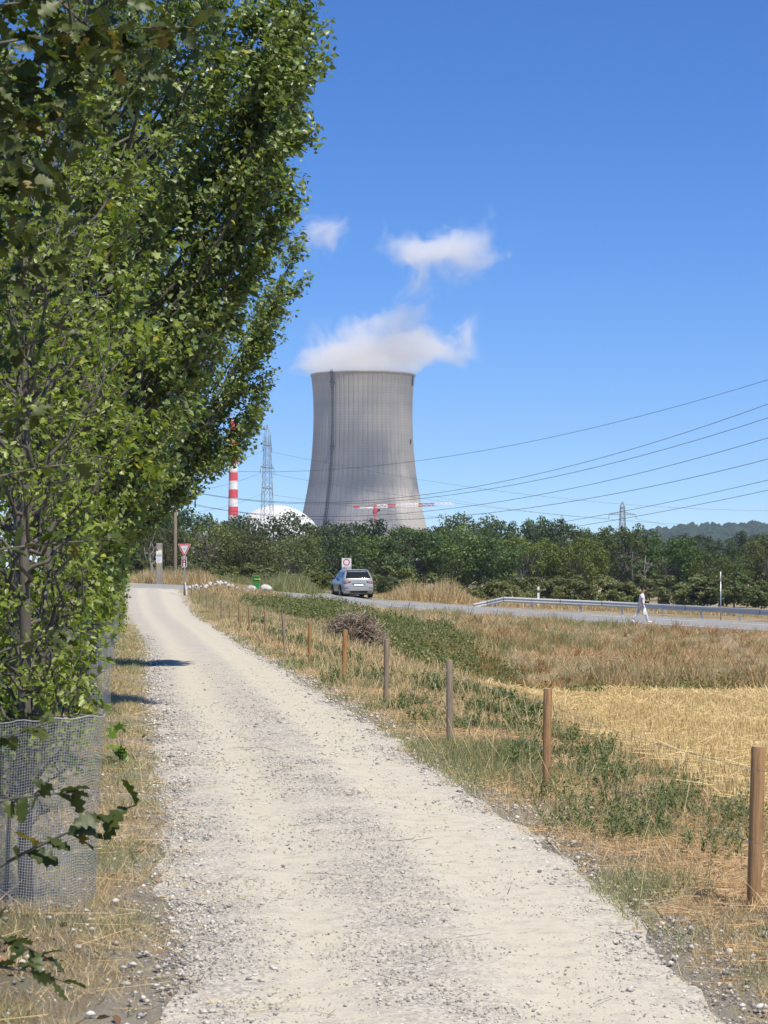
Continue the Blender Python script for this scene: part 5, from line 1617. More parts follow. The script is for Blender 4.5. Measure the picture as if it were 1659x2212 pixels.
for s in (-1, 1):
    for y0, y1 in ((.52, 1.02), (1.07, 1.93), (1.98, 2.85)):
        def fn(u, v_, y0=y0, y1=y1, s=s):
            top = min(y1, ringp(v_)[1] - .18); bot = max(y0, ringp(v_)[0] + .22)
            return side_pt(s, bot + (top - bot) * u, v_, .008)
        panel_grid('side_window', fn, L(0, 1, 9), L(1.10, 1.46, 6), M_GLASS, car)
    lamp = panel_grid('tail_light', lambda u, v_, s=s: rear_pt(s * (.44 + .44 * u), .86 + (v_ - .5) * .17 * (.35 + .65 * u) + .03 * (1 - u), .014), L(0, 1, 8), L(0, 1, 4), M_LAMP, car)
    panel_grid('lamp_strip', lambda u, v_, s=s: rear_pt(s * (.56 + .26 * u), .885 + (v_ - .5) * .02, .02), L(0, 1, 6), L(0, 1, 2), M_WHITE, lamp)
    panel_grid('reflector', lambda u, v_, s=s: rear_pt(s * (.58 + .24 * u), .555 + (v_ - .5) * .035, .012), L(0, 1, 5), L(0, 1, 2), M_BLACK, car)
    panel_grid('sill_trim', lambda u, v_, s=s: side_pt(s, .95 + u * 2.3, .23 + v_ * .13, .012), L(0, 1, 9), L(0, 1, 3), M_BLACK, car)
    panel_grid('exhaust_trim', lambda u, v_, s=s: rear_pt(s * (.50 + .30 * u), .33 + (v_ - .5) * .06, .03), L(0, 1, 5), L(0, 1, 3), M_CHROME, car)
    for y_ in (.86, 3.5):
        wt = empty('wheel', (s * .80, y_, .335)); wt.parent = car
        V_, F_ = tubes([(np.array([(s * -.10, 0, 0), (s * .115, 0, 0)]), .335)], 28); link('tyre', big_mesh('tyre', V_, F_), M_TYRE, wt)
        V_, F_ = tubes([(np.array([(s * .10, 0, 0), (s * .13, 0, 0)]), .225)], 24); link('rim', big_mesh('rim', V_, F_), M_RIM, wt)
        for q in range(5):
            a = q * 1.2566; bm = bmesh.new(); add_box(bm, (s * .135, 0, .12), (.012, .05, .2)); so = bm_obj('spoke', bm, M_CHROME, wt, rot=(a, 0, 0))
        arch = [(np.array([side_pt(s, y_ + .40 * math.cos(a), max(.22, .335 + .40 * math.sin(a)), .004) for a in L(-.2, math.pi + .2, 22)]), .03)]
        tube_obj('wheel_arch', arch, M_BLACK, car, 5)
        panel_grid('arch_gap', lambda u, v_, s=s, y_=y_: side_pt(s, y_ + .385 * v_ * math.cos(u), max(.205, .335 + .385 * v_ * math.sin(u)), .003), L(-.1, math.pi + .1, 18), L(.3, 1, 4), M_TYRE, car)
    mi = box_obj('door_mirror', (s * 1.0, 2.72, 1.12), (.22, .14, .16), M_BLACK, car, .04)
    tube_obj('roof_rail', [([(s * .56, .85, 1.60), (s * .57, 1.0, 1.645), (s * .57, 2.1, 1.64), (s * .56, 2.3, 1.59)], .018)], M_BLACK, car, 6)
    for y_ in (2.0, 1.12): panel_grid('door_handle', lambda u, v_, s=s, y_=y_: side_pt(s, y_ - .2 + .2 * u, .93 + .035 * v_, .02), L(0, 1, 3), L(0, 1, 2), M_CAR, car)
    for y_ in (1.05, 1.96, 2.95): panel_grid('door_gap', lambda u, v_, s=s, y_=y_: side_pt(s, y_ + .008 * u, .36 + .72 * v_, .004), L(0, 1, 2), L(0, 1, 8), M_BLACK, car)
box_obj('underbody', (0, 2.2, .24), (1.5, 3.9, .16), M_TYRE, car, .03)  # dark box added so the gap below the car reads as shaded
panel_grid('lower_bumper', lambda u, v_: rear_pt(u * .72, .22 + .20 * v_, .010), L(-1, 1, 13), L(0, 1, 4), M_BLACK, car)
panel_grid('bumper_trim', lambda u, v_: rear_pt(u * .74, .405 + .03 * v_, .024), L(-1, 1, 13), L(0, 1, 3), M_CHROME, car)
panel_grid('plate_recess', lambda u, v_: rear_pt(u * .40, .755 + .075 * v_ * (1 - .5 * u * u), .008), L(-1, 1, 11), L(0, 1, 3), M_BLACK, car)
panel_grid('number_plate', lambda u, v_: tuple(np.array(rear_pt(u * .26, .665 + .11 * v_, .03))), L(-1, 1, 4), L(0, 1, 3), M_PAPER, car)
panel_grid('tailgate_crease', lambda u, v_: rear_pt(u * .84, .62 + .012 * v_, .003), L(-1, 1, 13), L(0, 1, 2), M_BLACK, car)
panel_grid('third_brake_light', lambda u, v_: tuple(np.array(rear_pt(u * .18, 1.50 + .02 * v_, .03))), L(-1, 1, 5), L(0, 1, 2), M_LAMP, car)
for i, ch in enumerate('SKODA'):
    text_obj('badge_letter', ch, .075, .003, M_BLACK, car, rear_pt((i - 2) * .155, .905, .014))
box_obj('rear_wiper', (.06, rear_pt(0, 1.13, .03)[1], 1.135), (.36, .012, .014), M_BLACK, car)

# ------------------------------------------------------------------ walking person with carrier bag
wb = P(1386, 1347, 109.6)
# find height of the road under the feet
wz = min((np.linalg.norm(np.array([wb.x, wb.y]) - road_pt(s, u)[:2]), road_pt(s, u)[2]) for s in L(0, .5, 60) for u in L(0, .4, 8))[1]
man = empty('person', (wb.x, wb.y, wz), 0, 'person in white T-shirt and trousers striding along the road edge with a bag', 'person')
def skin_mesh(nm, verts, edges, radii, mat, parent, root=0, sub=2):
    me = bpy.data.meshes.new(nm); me.from_pydata(verts, edges, []); me.update()
    o = link(nm, me, mat, parent)
    sm_ = o.modifiers.new('skin', 'SKIN'); sm_.use_smooth_shade = True
    for i, sv in enumerate(me.skin_vertices[0].data):
        r_ = radii[i]; sv.radius = r_ if hasattr(r_, '__len__') else (r_, r_); sv.use_root = (i == root)
    ss = o.modifiers.new('sub', 'SUBSURF'); ss.levels = sub; ss.render_levels = sub
    return o
t = NT('skin'); t.bsdf(t.mix(t.noise(9, 3, .5, t.obj()), (.34, .17, .105), (.42, .22, .14)), .55)
M_SKIN = t.m
M_SHIRT = m_plain('shirt_white', (.80, .80, .79), .85, 0, .04, 8); M_TROUSER = m_plain('trousers_white', (.60, .60, .59), .85, 0, .05, 8)
M_HAIR = m_plain('hair_dark', (.018, .014, .012), .6, 0, .3, 40); M_SHOE = m_plain('shoes_white', (.80, .80, .79), .6)
HIP, CH, NK, HD = (0, 0, .90), (.02, 0, 1.25), (.055, 0, 1.47), (.085, 0, 1.60)
JV = [HIP, (.005, 0, 1.05), CH, (.035, 0, 1.40), NK, HD, (.09, 0, 1.68),
      (.03, -.17, 1.40), (-.01, -.21, 1.12), (.05, -.20, .88), (.075, -.19, .82),        # right arm (camera side) 7-10
      (.04, .17, 1.40), (.13, .22, 1.14), (.36, .20, 1.09), (.43, .19, 1.075),           # left arm 11-14
      (.02, -.09, .86), (.20, -.10, .47), (.30, -.10, .09),                              # front leg 15-17
      (-.02, .09, .86), (-.20, .09, .48), (-.43, .09, .19)]                              # rear leg 18-20
JE = [(0, 1), (1, 2), (2, 3), (3, 4), (4, 5), (5, 6), (3, 7), (7, 8), (8, 9), (9, 10), (3, 11), (11, 12), (12, 13), (13, 14), (0, 15), (15, 16), (16, 17), (0, 18), (18, 19), (19, 20)]
JR = [(.125, .125), (.12, .12), (.13, .13), (.10, .10), .055, (.082, .09), (.06, .065), .05, .042, .03, .026, .05, .042, .03, .026, .085, .058, .042, .085, .058, .042]
skin_mesh('body', JV, JE, JR, M_SKIN, man)
def sub_fig(nm, idx, fat, mat, ends={}):
    mp_ = {j: i for i, j in enumerate(idx)}
    vs = [ends.get(j, JV[j]) for j in idx]; es = [(mp_[a], mp_[c]) for a, c in JE if a in mp_ and c in mp_]
    rr = [tuple(np.array(JR[j] if hasattr(JR[j], '__len__') else (JR[j],) * 2) + fat) for j in idx]
    return skin_mesh(nm, vs, es, rr, mat, man)
sub_fig('t_shirt', [0, 1, 2, 3, 7, 8, 11, 12], .042, M_SHIRT, {8: (.005, -.205, 1.20), 12: (.10, .205, 1.21), 0: (0, 0, .84)})
sub_fig('trousers', [0, 15, 16, 17, 18, 19, 20], .024, M_TROUSER)
for nm, pts in (('shoe', [(.27, -.10, .075), (.36, -.10, .055), (.46, -.10, .045), (.52, -.10, .05)]), ('shoe', [(-.47, .09, .17), (-.42, .09, .10), (-.36, .09, .04), (-.31, .09, .03)])):
    skin_mesh(nm, pts, [(0, 1), (1, 2), (2, 3)], [.045, .05, .046, .03], M_SHOE, man)
def hand(base, d, out, curl, parent):
    d = Vector(d).normalized(); n_ = Vector(out).normalized(); s_ = d.cross(n_)
    b_ = Vector(base); V_ = [b_, b_ + d * .075]; E_ = [(0, 1)]; R_ = [(.028, .016), (.036, .014)]
    for k, ln in enumerate((.06, .072, .068, .052)):
        r0 = b_ + d * .075 + s_ * (.027 - .018 * k); m_ = r0 + d * ln * .5 + n_ * curl * .2; e_ = r0 + d * ln * (1 - curl * 5) + n_ * curl
        i = len(V_); V_ += [r0, m_, e_]; E_ += [(1, i), (i, i + 1), (i + 1, i + 2)]; R_ += [.009, .008, .007]
    i = len(V_); V_ += [b_ + d * .03 + s_ * .035, b_ + d * .06 + s_ * .05 + n_ * .02]; E_ += [(0, i), (i, i + 1)]; R_ += [.011, .008]
    skin_mesh('hand', [tuple(q) for q in V_], E_, R_, M_SKIN, parent, 0, 1)
hand(JV[10], (.25, 0, -1), (1, 0, .2), .05, man)
hand(JV[14], (1, -.1, -.15), (0, 0, -1), .03, man)
# head: nose, ears, hair
skin_mesh('nose', [(.155, 0, 1.615), (.195, 0, 1.595)], [(0, 1)], [.016, .014], M_SKIN, man, 0, 1)
for s in (-1, 1): skin_mesh('ear', [(.085, s * .082, 1.62), (.08, s * .092, 1.59)], [(0, 1)], [.018, .014], M_SKIN, man, 0, 1)
for s in (-1, 1): box_obj('eye', (.168, s * .032, 1.632), (.012, .02, .01), M_HAIR, man)
box_obj('mouth', (.165, 0, 1.553), (.012, .045, .007), M_MAROON, man)
skin_mesh('hair', [(.02, 0, 1.60), (.03, 0, 1.675), (.09, 0, 1.715), (.145, 0, 1.70)], [(0, 1), (1, 2), (2, 3)], [(.09, .07), (.10, .08), (.095, .07), (.06, .05)], M_HAIR, man)
# bag held in the right hand
bagz = wz + .77
bag = empty('carrier_bag', (wb.x + .12, wb.y - .2, bagz), R(8), 'white carrier bag held in the right hand of the walking person', 'bag')
V_, F_ = [], []
for i, (q, hw_, hd) in enumerate(((-.37, .09, .045), (-.35, .105, .055), (-.24, .10, .06), (-.12, .085, .05), (-.03, .055, .03))):
    for j in range(20):
        a = j / 20 * 6.2832; w_ = 1 + .08 * math.sin(3 * a + i * 2) + .05 * math.sin(7 * a + i)
        V_.append((hw_ * sg(math.cos(a), .6) * w_ + .02 * i / 4, hd * sg(math.sin(a), .6) * w_, q))
    if i: F_ += [((i - 1) * 20 + j, (i - 1) * 20 + (j + 1) % 20, i * 20 + (j + 1) % 20, i * 20 + j) for j in range(20)]
link('sack', big_mesh('sack', V_, F_, smooth=True), M_PAPER, bag)
tube_obj('handle', [(np.array([(-.05, 0, -.03), (-.03, 0, .03), (.01, 0, .05), (.05, 0, .03), (.07, 0, -.03)]), .008)], M_PAPER, bag, 5)
# ------------------------------------------------------------------ ground cover
BLADE = (np.array([(-.5, 0, 0), (.5, 0, 0), (.12, 1, .25), (-.12, 1, .25)]), np.array([(0, 1, 2, 3)]))
STALK = (np.array([(-.5, 0, 0), (.5, 0, 0), (.4, 1, 0), (-.4, 1, 0)]), np.array([(0, 1, 2, 3)]))
def sample(x0, x1, y0, y1, dens, accept):
    """points spread with density per m2 that may vary with Y, kept where accept > random"""
    n = int((x1 - x0) * (y1 - y0) * dens)
    X = rng.uniform(x0, x1, n); Y = rng.uniform(y0, y1, n)
    ok = (np.abs(X) < Y * (829.5 / F) + 1.3) & (Y > 7.0)
    X, Y = X[ok], Y[ok]
    ok = rng.random(len(X)) < accept(X, Y)
    return X[ok], Y[ok]
def inview(X, Y, m=.02):
    return (np.abs(X) < Y * (829.5 / F) + .8 + m) & (Y > 7.1)
def blades(name, X, Y, length, width, lean, mat, label, cat, zoff=0.0, tmpl=BLADE, flat=False, zfun=None):
    n = len(X)
    z = (zfun or ground_rough)(X, Y) + zoff
    d = np.stack([rng.normal(0, lean, n), rng.normal(0, lean, n), np.full(n, .0 if flat else 1.0)], 1)
    if flat: d[:, 2] = np.abs(rng.normal(0, .12, n))
    d = norm(d)
    face = norm(np.stack([rng.normal(0, .7, n), -np.ones(n), rng.uniform(0, 1, n) * (3 if flat else .4)], 1))
    L_ = length * rng.uniform(.5, 1.3, n) if np.isscalar(length) else length
    W_ = width * rng.uniform(.7, 1.3, n)
    V, Fc, r = stamp(tmpl[0], tmpl[1], np.stack([X, Y, z], 1), frames(d, face), np.stack([W_, L_, L_], 1))
    return set_tag(link(name, big_mesh(name, V, Fc, r), mat), label, cat, None, 'stuff')
xr = lambda Y: smooth_px(Y) + PATH_W(Y)
xl = lambda Y: smooth_px(Y) - PATH_W(Y)
def fe(Y): return FIELD_EDGE(Y) + (fnoise(Y, 3, 2.0, 8) - .5) * .5
def verge_right(X, Y):
    e = (fnoise(X, Y, .6, 1) - .5) * .5
    return inview(X, Y) & (X > xr(Y) - .02 + e * .6) & (X < fe(Y) + .05)
def edge_r(X, Y, w=.5): return np.clip((X - xr(Y)) / w, 0, 1)
green = lambda X, Y: fnoise(X, Y, 1.15, 21)
thin = lambda Y: np.clip(14 / Y, .12, 1)
# short dry grass on the right verge
X, Y = sample(-10, 3.5, 7.2, 95, 1500, lambda X, Y: verge_right(X, Y) * thin(Y) ** 1.6 * (.15 + .85 * edge_r(X, Y, .35)) * np.clip(1.25 - 1.0 * (green(X, Y) > .53), 0, 1))
blades('dry_grass', X, Y, np.clip(.07 * rng.uniform(.5, 1.5, len(X)), 0, .2), .0036 * np.clip(Y / 14, 1, 4), .8, M_DRY_GRASS, 'short dry straw-coloured grass on the verge right of the path', 'grass')
# green grass patches
X, Y = sample(-10, 3.5, 7.2, 95, 1900, lambda X, Y: verge_right(X, Y) * thin(Y) ** 1.6 * np.clip((green(X, Y) - .49) * 6, 0, 1) * (.6 + .4 * edge_r(X, Y)))
blades('green_grass', X, Y, .10 * rng.uniform(.5, 1.4, len(X)), .004 * np.clip(Y / 14, 1, 4), .55, M_GREEN_GRASS, 'grey-green grass patches on the verge right of the path', 'grass')
# straw lying about
X, Y = sample(-8, 3.6, 7.2, 80, 780, lambda X, Y: verge_right(X, Y) * thin(Y) ** 1.3 * np.clip((fnoise(X, Y, .9, 33) - .42) * 5, 0, 1) * edge_r(X, Y, .7))
blades('fallen_straw', X, Y, .16 * rng.uniform(.3, 1.5, len(X)), .0028 * np.clip(Y / 14, 1, 3.5), 1.0, M_STRAW, 'orange-brown straw lying on the verge by the fence', 'straw', .025, STALK, True)
# weeds: stems with small leaflets in clumps
LEAF_NARROW = (LEAF_SIMPLE[0] * np.array([.5, 1.15, 1]), LEAF_SIMPLE[1])
def sprigs(name, X, Y, h, leaf, nleaf, mat, label, zfun=None, spread=.35, ltmpl=LEAF_NARROW):
    n = len(X); z = (zfun or ground_rough)(X, Y)
    d = norm(np.stack([rng.normal(0, spread, n), rng.normal(0, spread, n), np.ones(n)], 1))
    H_ = h * rng.uniform(.5, 1.25, n)
    base = np.stack([X, Y, z], 1)
    f = rng.uniform(.12, 1.0, (n, nleaf))
    pos = (base[:, None] + d[:, None] * (H_[:, None] * f)[..., None]).reshape(-1, 3)
    yd = norm(rng.normal(0, 1, (n * nleaf, 3)) + np.array([0, 0, .55]))
    nh = norm(rng.normal(0, .5, (n * nleaf, 3)) + np.array([0, -.3, 1]))
    sc_ = np.repeat(np.clip(Y / 16, 1, 4), nleaf)
    V, Fc, r = stamp(ltmpl[0], ltmpl[1], pos, frames(yd, nh), leaf * sc_ * rng.uniform(.6, 1.3, n * nleaf), np.clip(np.repeat(rng.random(n), nleaf) * .6 + rng.random(n * nleaf) * .4, 0, 1))
    return set_tag(link(name, big_mesh(name, V, Fc, r), mat), label, 'weeds', None, 'stuff')
cl = []
for (x, y, s, n) in ((1130, 1655, .20, 150), (1130, 1630, .16, 90), (1275, 1668, .22, 150), (1260, 1640, .2, 120), (1310, 1700, .22, 110), (1400, 1650, .16, 80), (1225, 1610, .12, 60), (1515, 1700, .16, 220), (1540, 1680, .10, 80), (1440, 1760, .25, 170), (1400, 1800, .22, 120), (1600, 1790, .22, 150), (1640, 1760, .2, 120), (1480, 1730, .2, 100), (1240, 1790, .25, 120), (1180, 1740, .2, 80), (1350, 1820, .2, 90), (1150, 1550, .3, 260), (1090, 1520, .35, 240), (1060, 1545, .3, 160), (1010, 1500, .35, 220), (950, 1500, .3, 180), (920, 1480, .3, 140), (1120, 1580, .2, 100), (1020, 1580, .22, 90), (900, 1530, .2, 70), (1180, 1600, .15, 70), (1330, 1630, .12, 50), (1300, 1760, .2, 80), (1560, 1850, .2, 60), (1655, 1700, .15, 60), (1560, 1660, .12, 50),
                     (800, 1470, .3, 80), (760, 1430, .4, 90), (690, 1410, .4, 90), (640, 1395, .4, 80), (730, 1480, .25, 50), (590, 1375, .4, 60), (560, 1350, .5, 60), (930, 1565, .2, 50), (860, 1540, .2, 40)):
    p = on_ground(x, y); n = int(n * .42); a = rng.normal(0, 1, (n, 2)) * s * .55
    cl.append(np.stack([p.x + a[:, 0], p.y + a[:, 1] * 1.6], 1))
cl = np.concatenate(cl); ok = (cl[:, 0] > xr(cl[:, 1]) + .15) & (cl[:, 0] < fe(cl[:, 1]) - .05)
sprigs('weeds', cl[ok, 0], cl[ok, 1], .21, .026, 20, M_WEED, 'clumps of green leafy weeds around the fence posts')
X, Y = sample(-8, 3.4, 7.4, 70, 13, lambda X, Y: verge_right(X, Y) * thin(Y) * np.clip((green(X, Y) - .50) * 8, 0, 1) * edge_r(X, Y))
sprigs('weeds', X, Y, .13, .020, 16, M_WEED, 'scattered low green weeds in the verge grass right of the path')
# dry upright stems
X, Y = sample(-8, 3.5, 7.4, 70, 14, lambda X, Y: verge_right(X, Y) * edge_r(X, Y))
blades('dry_stems', X, Y, .30 * rng.uniform(.5, 1.3, len(X)), .003 * np.clip(Y / 14, 1, 4), .35, M_DRY_GRASS, 'thin dry upright stems among the verge weeds', 'stems', 0, STALK)

# left verge
def verge_left(X, Y):
    e = (fnoise(X, Y, .6, 12) - .5) * .5
    return inview(X, Y, .03) & (X < xl(Y) + .05 + e * .7) & (X > xl(Y) - 3.4)
def edge_l(X, Y, w=.5): return np.clip((xl(Y) - X) / w, 0, 1)
X, Y = sample(-10, .2, 7.2, 72, 2300, lambda X, Y: verge_left(X, Y) * thin(Y) ** 1.5 * (.12 + .88 * edge_l(X, Y, .3)) * np.clip((fnoise(X, Y, .5, 14) - .25) * 3, 0, 1))
blades('dry_grass', X, Y, .055 * rng.uniform(.5, 1.5, len(X)), .0032 * np.clip(Y / 14, 1, 4), .9, M_DRY_GRASS, 'short dry grass under the trees left of the path', 'grass')
X, Y = sample(-10, .2, 7.2, 72, 1500, lambda X, Y: verge_left(X, Y) * thin(Y) ** 1.5 * edge_l(X, Y, .3) * np.clip((fnoise(X, Y, .7, 15) - .42) * 5, 0, 1))
blades('green_grass', X, Y, .07 * rng.uniform(.5, 1.5, len(X)), .0032 * np.clip(Y / 14, 1, 4), .7, M_GREEN_GRASS, 'olive green grass tufts left of the path', 'grass')
X, Y = sample(-4, 1.6, 7.3, 26, 26, lambda X, Y: inview(X, Y) * (X < xl(Y) + .28) * np.where(X > xl(Y) - .35, 1, .35))
blades('fallen_straw', X, Y, .26 * rng.uniform(.3, 1.5, len(X)), .0036, 1.0, M_DRY_GRASS, 'pale straw stalks scattered along the left path edge', 'straw', .035, STALK, True)
X, Y = sample(-1.5, 1.5, 7.3, 24, 1.3, lambda X, Y: inview(X, Y) * (X < xr(Y)) * (X > xl(Y)))
blades('twigs', X, Y, .16 * rng.uniform(.3, 1.3, len(X)), .004, 1.0, M_STICK2, 'small dry twigs lying on the gravel path', 'twigs', .012, STALK, True, path_z)
X, Y = sample(-4.5, 1.5, 7.3, 22, 26, lambda X, Y: inview(X, Y, .05) * (X < xl(Y) - .05) * np.clip((fnoise(X, Y, .8, 41) - .2) * 2, 0, 1))
n = len(X); V, Fc, r = stamp(LEAF_OVAL[0], LEAF_OVAL[1], np.stack([X, Y, ground_rough(X, Y) + .03], 1), frames(norm(rng.normal(0, 1, (n, 3)) * np.array([1, 1, .2])), norm(rng.normal(0, .35, (n, 3)) + np.array([0, 0, 1]))), rng.uniform(.03, .075, n))
set_tag(link('fallen_leaves', big_mesh('fallen_leaves', V, Fc, r), m_leaf('leaf_fallen', (.14, .075, .035), (.38, .22, .12), .15, .7)), 'brown fallen leaves under the trees on the left', 'leaves', None, 'stuff')

# gravel: pebbles on and beside the path
bm = bmesh.new(); bmesh.ops.create_icosphere(bm, subdivisions=1, radius=1.0); bm.verts.ensure_lookup_table()
pv = np.array([tuple(q.co) for q in bm.verts]); pf = np.array([[q.index for q in f.verts] for f in bm.faces]); bm.free()
pv = pv * (1 + rng.normal(0, .08, (len(pv), 1)))
t = NT('pebble'); r_ = t.attr('rnd')
c = t.ramp(r_, [(0, (.17, .165, .16)), (.14, (.30, .285, .26)), (.4, (.43, .40, .35)), (.75, (.52, .485, .425)), (.93, (.66, .63, .57)), (1, (.42, .33, .25))])
t.bsdf(c, .8, 0, None, .3)
M_PEBBLE = t.m
OCT = (np.array([(1, 0, .1), (.1, .95, -.1), (-1, .1, .1), (-.1, -1, 0), (.1, 0, 1), (0, .1, -1)]), np.array([(0, 1, 4), (1, 2, 4), (2, 3, 4), (3, 0, 4), (1, 0, 5), (2, 1, 5), (3, 2, 5), (0, 3, 5)]))
def pebbles(name, X, Y, size, zf, label, sink=.25, fine=False):
    n = len(X); az = rng.uniform(0, 6.28, n)
    Mz = np.stack([np.stack([np.cos(az), np.sin(az), 0 * az], 1), np.stack([-np.sin(az), np.cos(az), 0 * az], 1), np.repeat([[0, 0, 1.0]], n, 0)], 1)
    sz = np.stack([size * rng.uniform(.9, 1.5, n), size * rng.uniform(.7, 1.0, n), size * rng.uniform(.45, .75, n)], 1)
    tv_, tf_ = OCT if fine else (pv, pf)
    V, Fc, r = stamp(tv_, tf_, np.stack([X, Y, zf(X, Y) + sz[:, 2] * (1 - 2 * sink)], 1), Mz, sz)
    return set_tag(link(name, big_mesh(name, V, Fc, r, smooth=True), M_PEBBLE), label, 'gravel', None, 'stuff')
u_of = lambda X, Y: (X - smooth_px(Y)) / PATH_W(Y)
def gritty(X, Y):
    u = u_of(X, Y)
    return np.clip(.5 - .55 * np.exp(-((u - .50) / .25) ** 2) - .38 * np.exp(-((u + .42) / .22) ** 2) + .75 * np.exp(-((u + .9) / .14) ** 2) + .35 * np.exp(-(u / .3) ** 2) + .8 * (fnoise(X, Y, .8, 51) - .5), .22, 1)
X, Y = sample(-3.9, 2.2, 7.2, 42, 2500, lambda X, Y: inview(X, Y) * (np.abs(u_of(X, Y)) < 1.08) * gritty(X, Y) * np.clip(10 / Y, 0, 1) ** 1.8 * np.clip((42 - Y) / 20, 0, 1))
pebbles('gravel', X, Y, np.clip(rng.lognormal(-5.55, .42, len(X)), .002, .014) * np.clip(Y / 12, 1, 1.8), path_z, 'loose grey and pale pebbles lying on the path', .25, True)
X, Y = sample(-9, 3.0, 7.2, 60, 800, lambda X, Y: inview(X, Y) * np.where(u_of(X, Y) < 0, np.exp(-((u_of(X, Y) + .98) / .13) ** 2), np.exp(-((u_of(X, Y) - 1.08) / .17) ** 2) * .8) * np.clip(12 / Y, .12, 1))
pebbles('gravel', X, Y, np.clip(rng.lognormal(-4.85, .42, len(X)), .004, .022) * np.clip(Y / 16, 1, 1.7), lambda X, Y: np.maximum(ground_rough(X, Y) + .01, path_z(X, Y)), 'coarser pebbles banked along both path edges', .25, True)
X, Y = sample(-4, 3.0, 7.2, 20, 75, lambda X, Y: inview(X, Y, .04) * (np.abs(u_of(X, Y)) > 1.05))
pebbles('gravel', X, Y, np.clip(rng.lognormal(-4.9, .45, len(X)), .004, .02), lambda X, Y: ground_rough(X, Y) + .012, 'single pebbles scattered over the grass verges')

# stubble
def in_field(X, Y): return inview(X, Y, .01) & (X > fe(Y)) & (Y < FIELD_FAR(X) - .3) & (X < 13)
X, Y = sample(1.8, 13, 12, 70, 420, lambda X, Y: in_field(X, Y) * np.clip(30 / Y, .4, 1))
X = np.round((X + .05 * np.sin(Y * .6)) / .15) * .15 + rng.normal(0, .018, len(X))
fz = lambda X, Y: ground_z(X, Y) + .03
blades('stubble', X, Y, .15 * rng.uniform(.6, 1.2, len(X)), .0055 * np.clip(Y / 24, 1, 2.2), .22, M_STUBBLE, 'rows of golden cut stubble covering the field', 'stubble', 0, STALK, zfun=fz)
X, Y = sample(1.8, 13, 12, 70, 130, lambda X, Y: in_field(X, Y) * np.clip((fnoise(X * 2.2, Y * .5, 2.2, 61) - .35) * 3.5, .1, 1))
blades('chaff', X, Y, .24 * rng.uniform(.4, 1.3, len(X)), .007 * np.clip(Y / 24, 1, 2.2), 1.0, M_STUBBLE, 'pale loose straw lying over the stubble rows', 'straw', .10, STALK, True, fz)

# bank below the road: russet and straw-coloured grass, green weeds at its foot
def bank_depth(X, Y):
    yn = np.interp(X, RN[::-1, 0], RN[::-1, 1])
    return yn - Y
def on_bank(X, Y): 
    d = bank_depth(X, Y)
    return inview(X, Y, .01) & (d > .6) & (Y > np.where(X > 3, FIELD_FAR(np.maximum(X, 3)) - .4, 66)) & (X > -13)
def tuft_field(name, dens, len_, w, lean, mat, label, acc, cat='grass', per=14, spread=.16):
    X, Y = sample(-13, 21, 62, 118, dens, lambda X, Y: on_bank(X, Y) * acc(X, Y))
    n = len(X); X = np.repeat(X, per) + rng.normal(0, spread, n * per); Y = np.repeat(Y, per) + rng.normal(0, spread, n * per)
    hs_ = np.repeat(rng.uniform(.5, 1.4, n), per)
    ok = (bank_depth(X, Y) > .3) & (X > xr(Y) + .35)
    X, Y, hs_ = X[ok], Y[ok], hs_[ok]
    return blades(name, X, Y, len_ * hs_ * rng.uniform(.6, 1.2, len(X)), w, lean, mat, label, cat, zfun=ground_z)
foot = lambda X, Y: np.clip(1 - (Y - np.where(X > 3, FIELD_FAR(np.maximum(X, 3)), 66)) / 11, 0, 1)
px_of = lambda X, Y: 829.5 + X / Y * F
lawn = lambda X, Y: np.clip((bank_depth(X, Y) - 2) / 4, .25, 1)
tuft_field('dry_grass', 3.4, .22, .016, .9, M_DRY_GRASS, 'low dry grass on the bank below the road', lambda X, Y: np.clip((px_of(X, Y) - 620) / 260, .12, 1) * (.35 + .65 * (1 - foot(X, Y))) * np.clip((fnoise(X, Y, 1.3, 70) - .25) * 3, 0, 1), per=22, spread=.22)
tuft_field('russet_grass', 4.2, .42, .018, .6, M_RUST_GRASS, 'russet brown tall grass on the lower bank', lambda X, Y: np.clip((px_of(X, Y) - 960) / 100, 0, 1) * np.clip(foot(X, Y) * 1.3 + .12, 0, 1) * np.clip((fnoise(X, Y, 3, 71) - .36) * 4, 0, 1), per=24, spread=.14)
tuft_field('straw_grass', 1.6, .36, .02, .75, M_STRAW, 'orange straw tufts flattened on the bank', lambda X, Y: np.clip((px_of(X, Y) - 900) / 100, 0, 1) * np.clip((fnoise(X, Y, 2.2, 77) - .42) * 5, 0, 1), per=22, spread=.2)
tuft_field('pale_grass', 3.0, .72, .02, .42, M_DRY_GRASS, 'tall pale grass tussocks at the foot of the bank', lambda X, Y: np.clip((px_of(X, Y) - 1200) / 200, 0, 1) * foot(X, Y) ** .7 * np.clip((fnoise(X, Y, 3, 73) - .40) * 5, 0, 1), per=30, spread=.12)
tuft_field('green_grass', 2.6, .42, .018, .45, M_GREEN_GRASS, 'green grass tufts scattered over the bank', lambda X, Y: np.clip((fnoise(X, Y, 2.4, 75) - .50) * 6, 0, 1) * np.clip((px_of(X, Y) - 560) / 100, .0, 1), per=16, spread=.12)
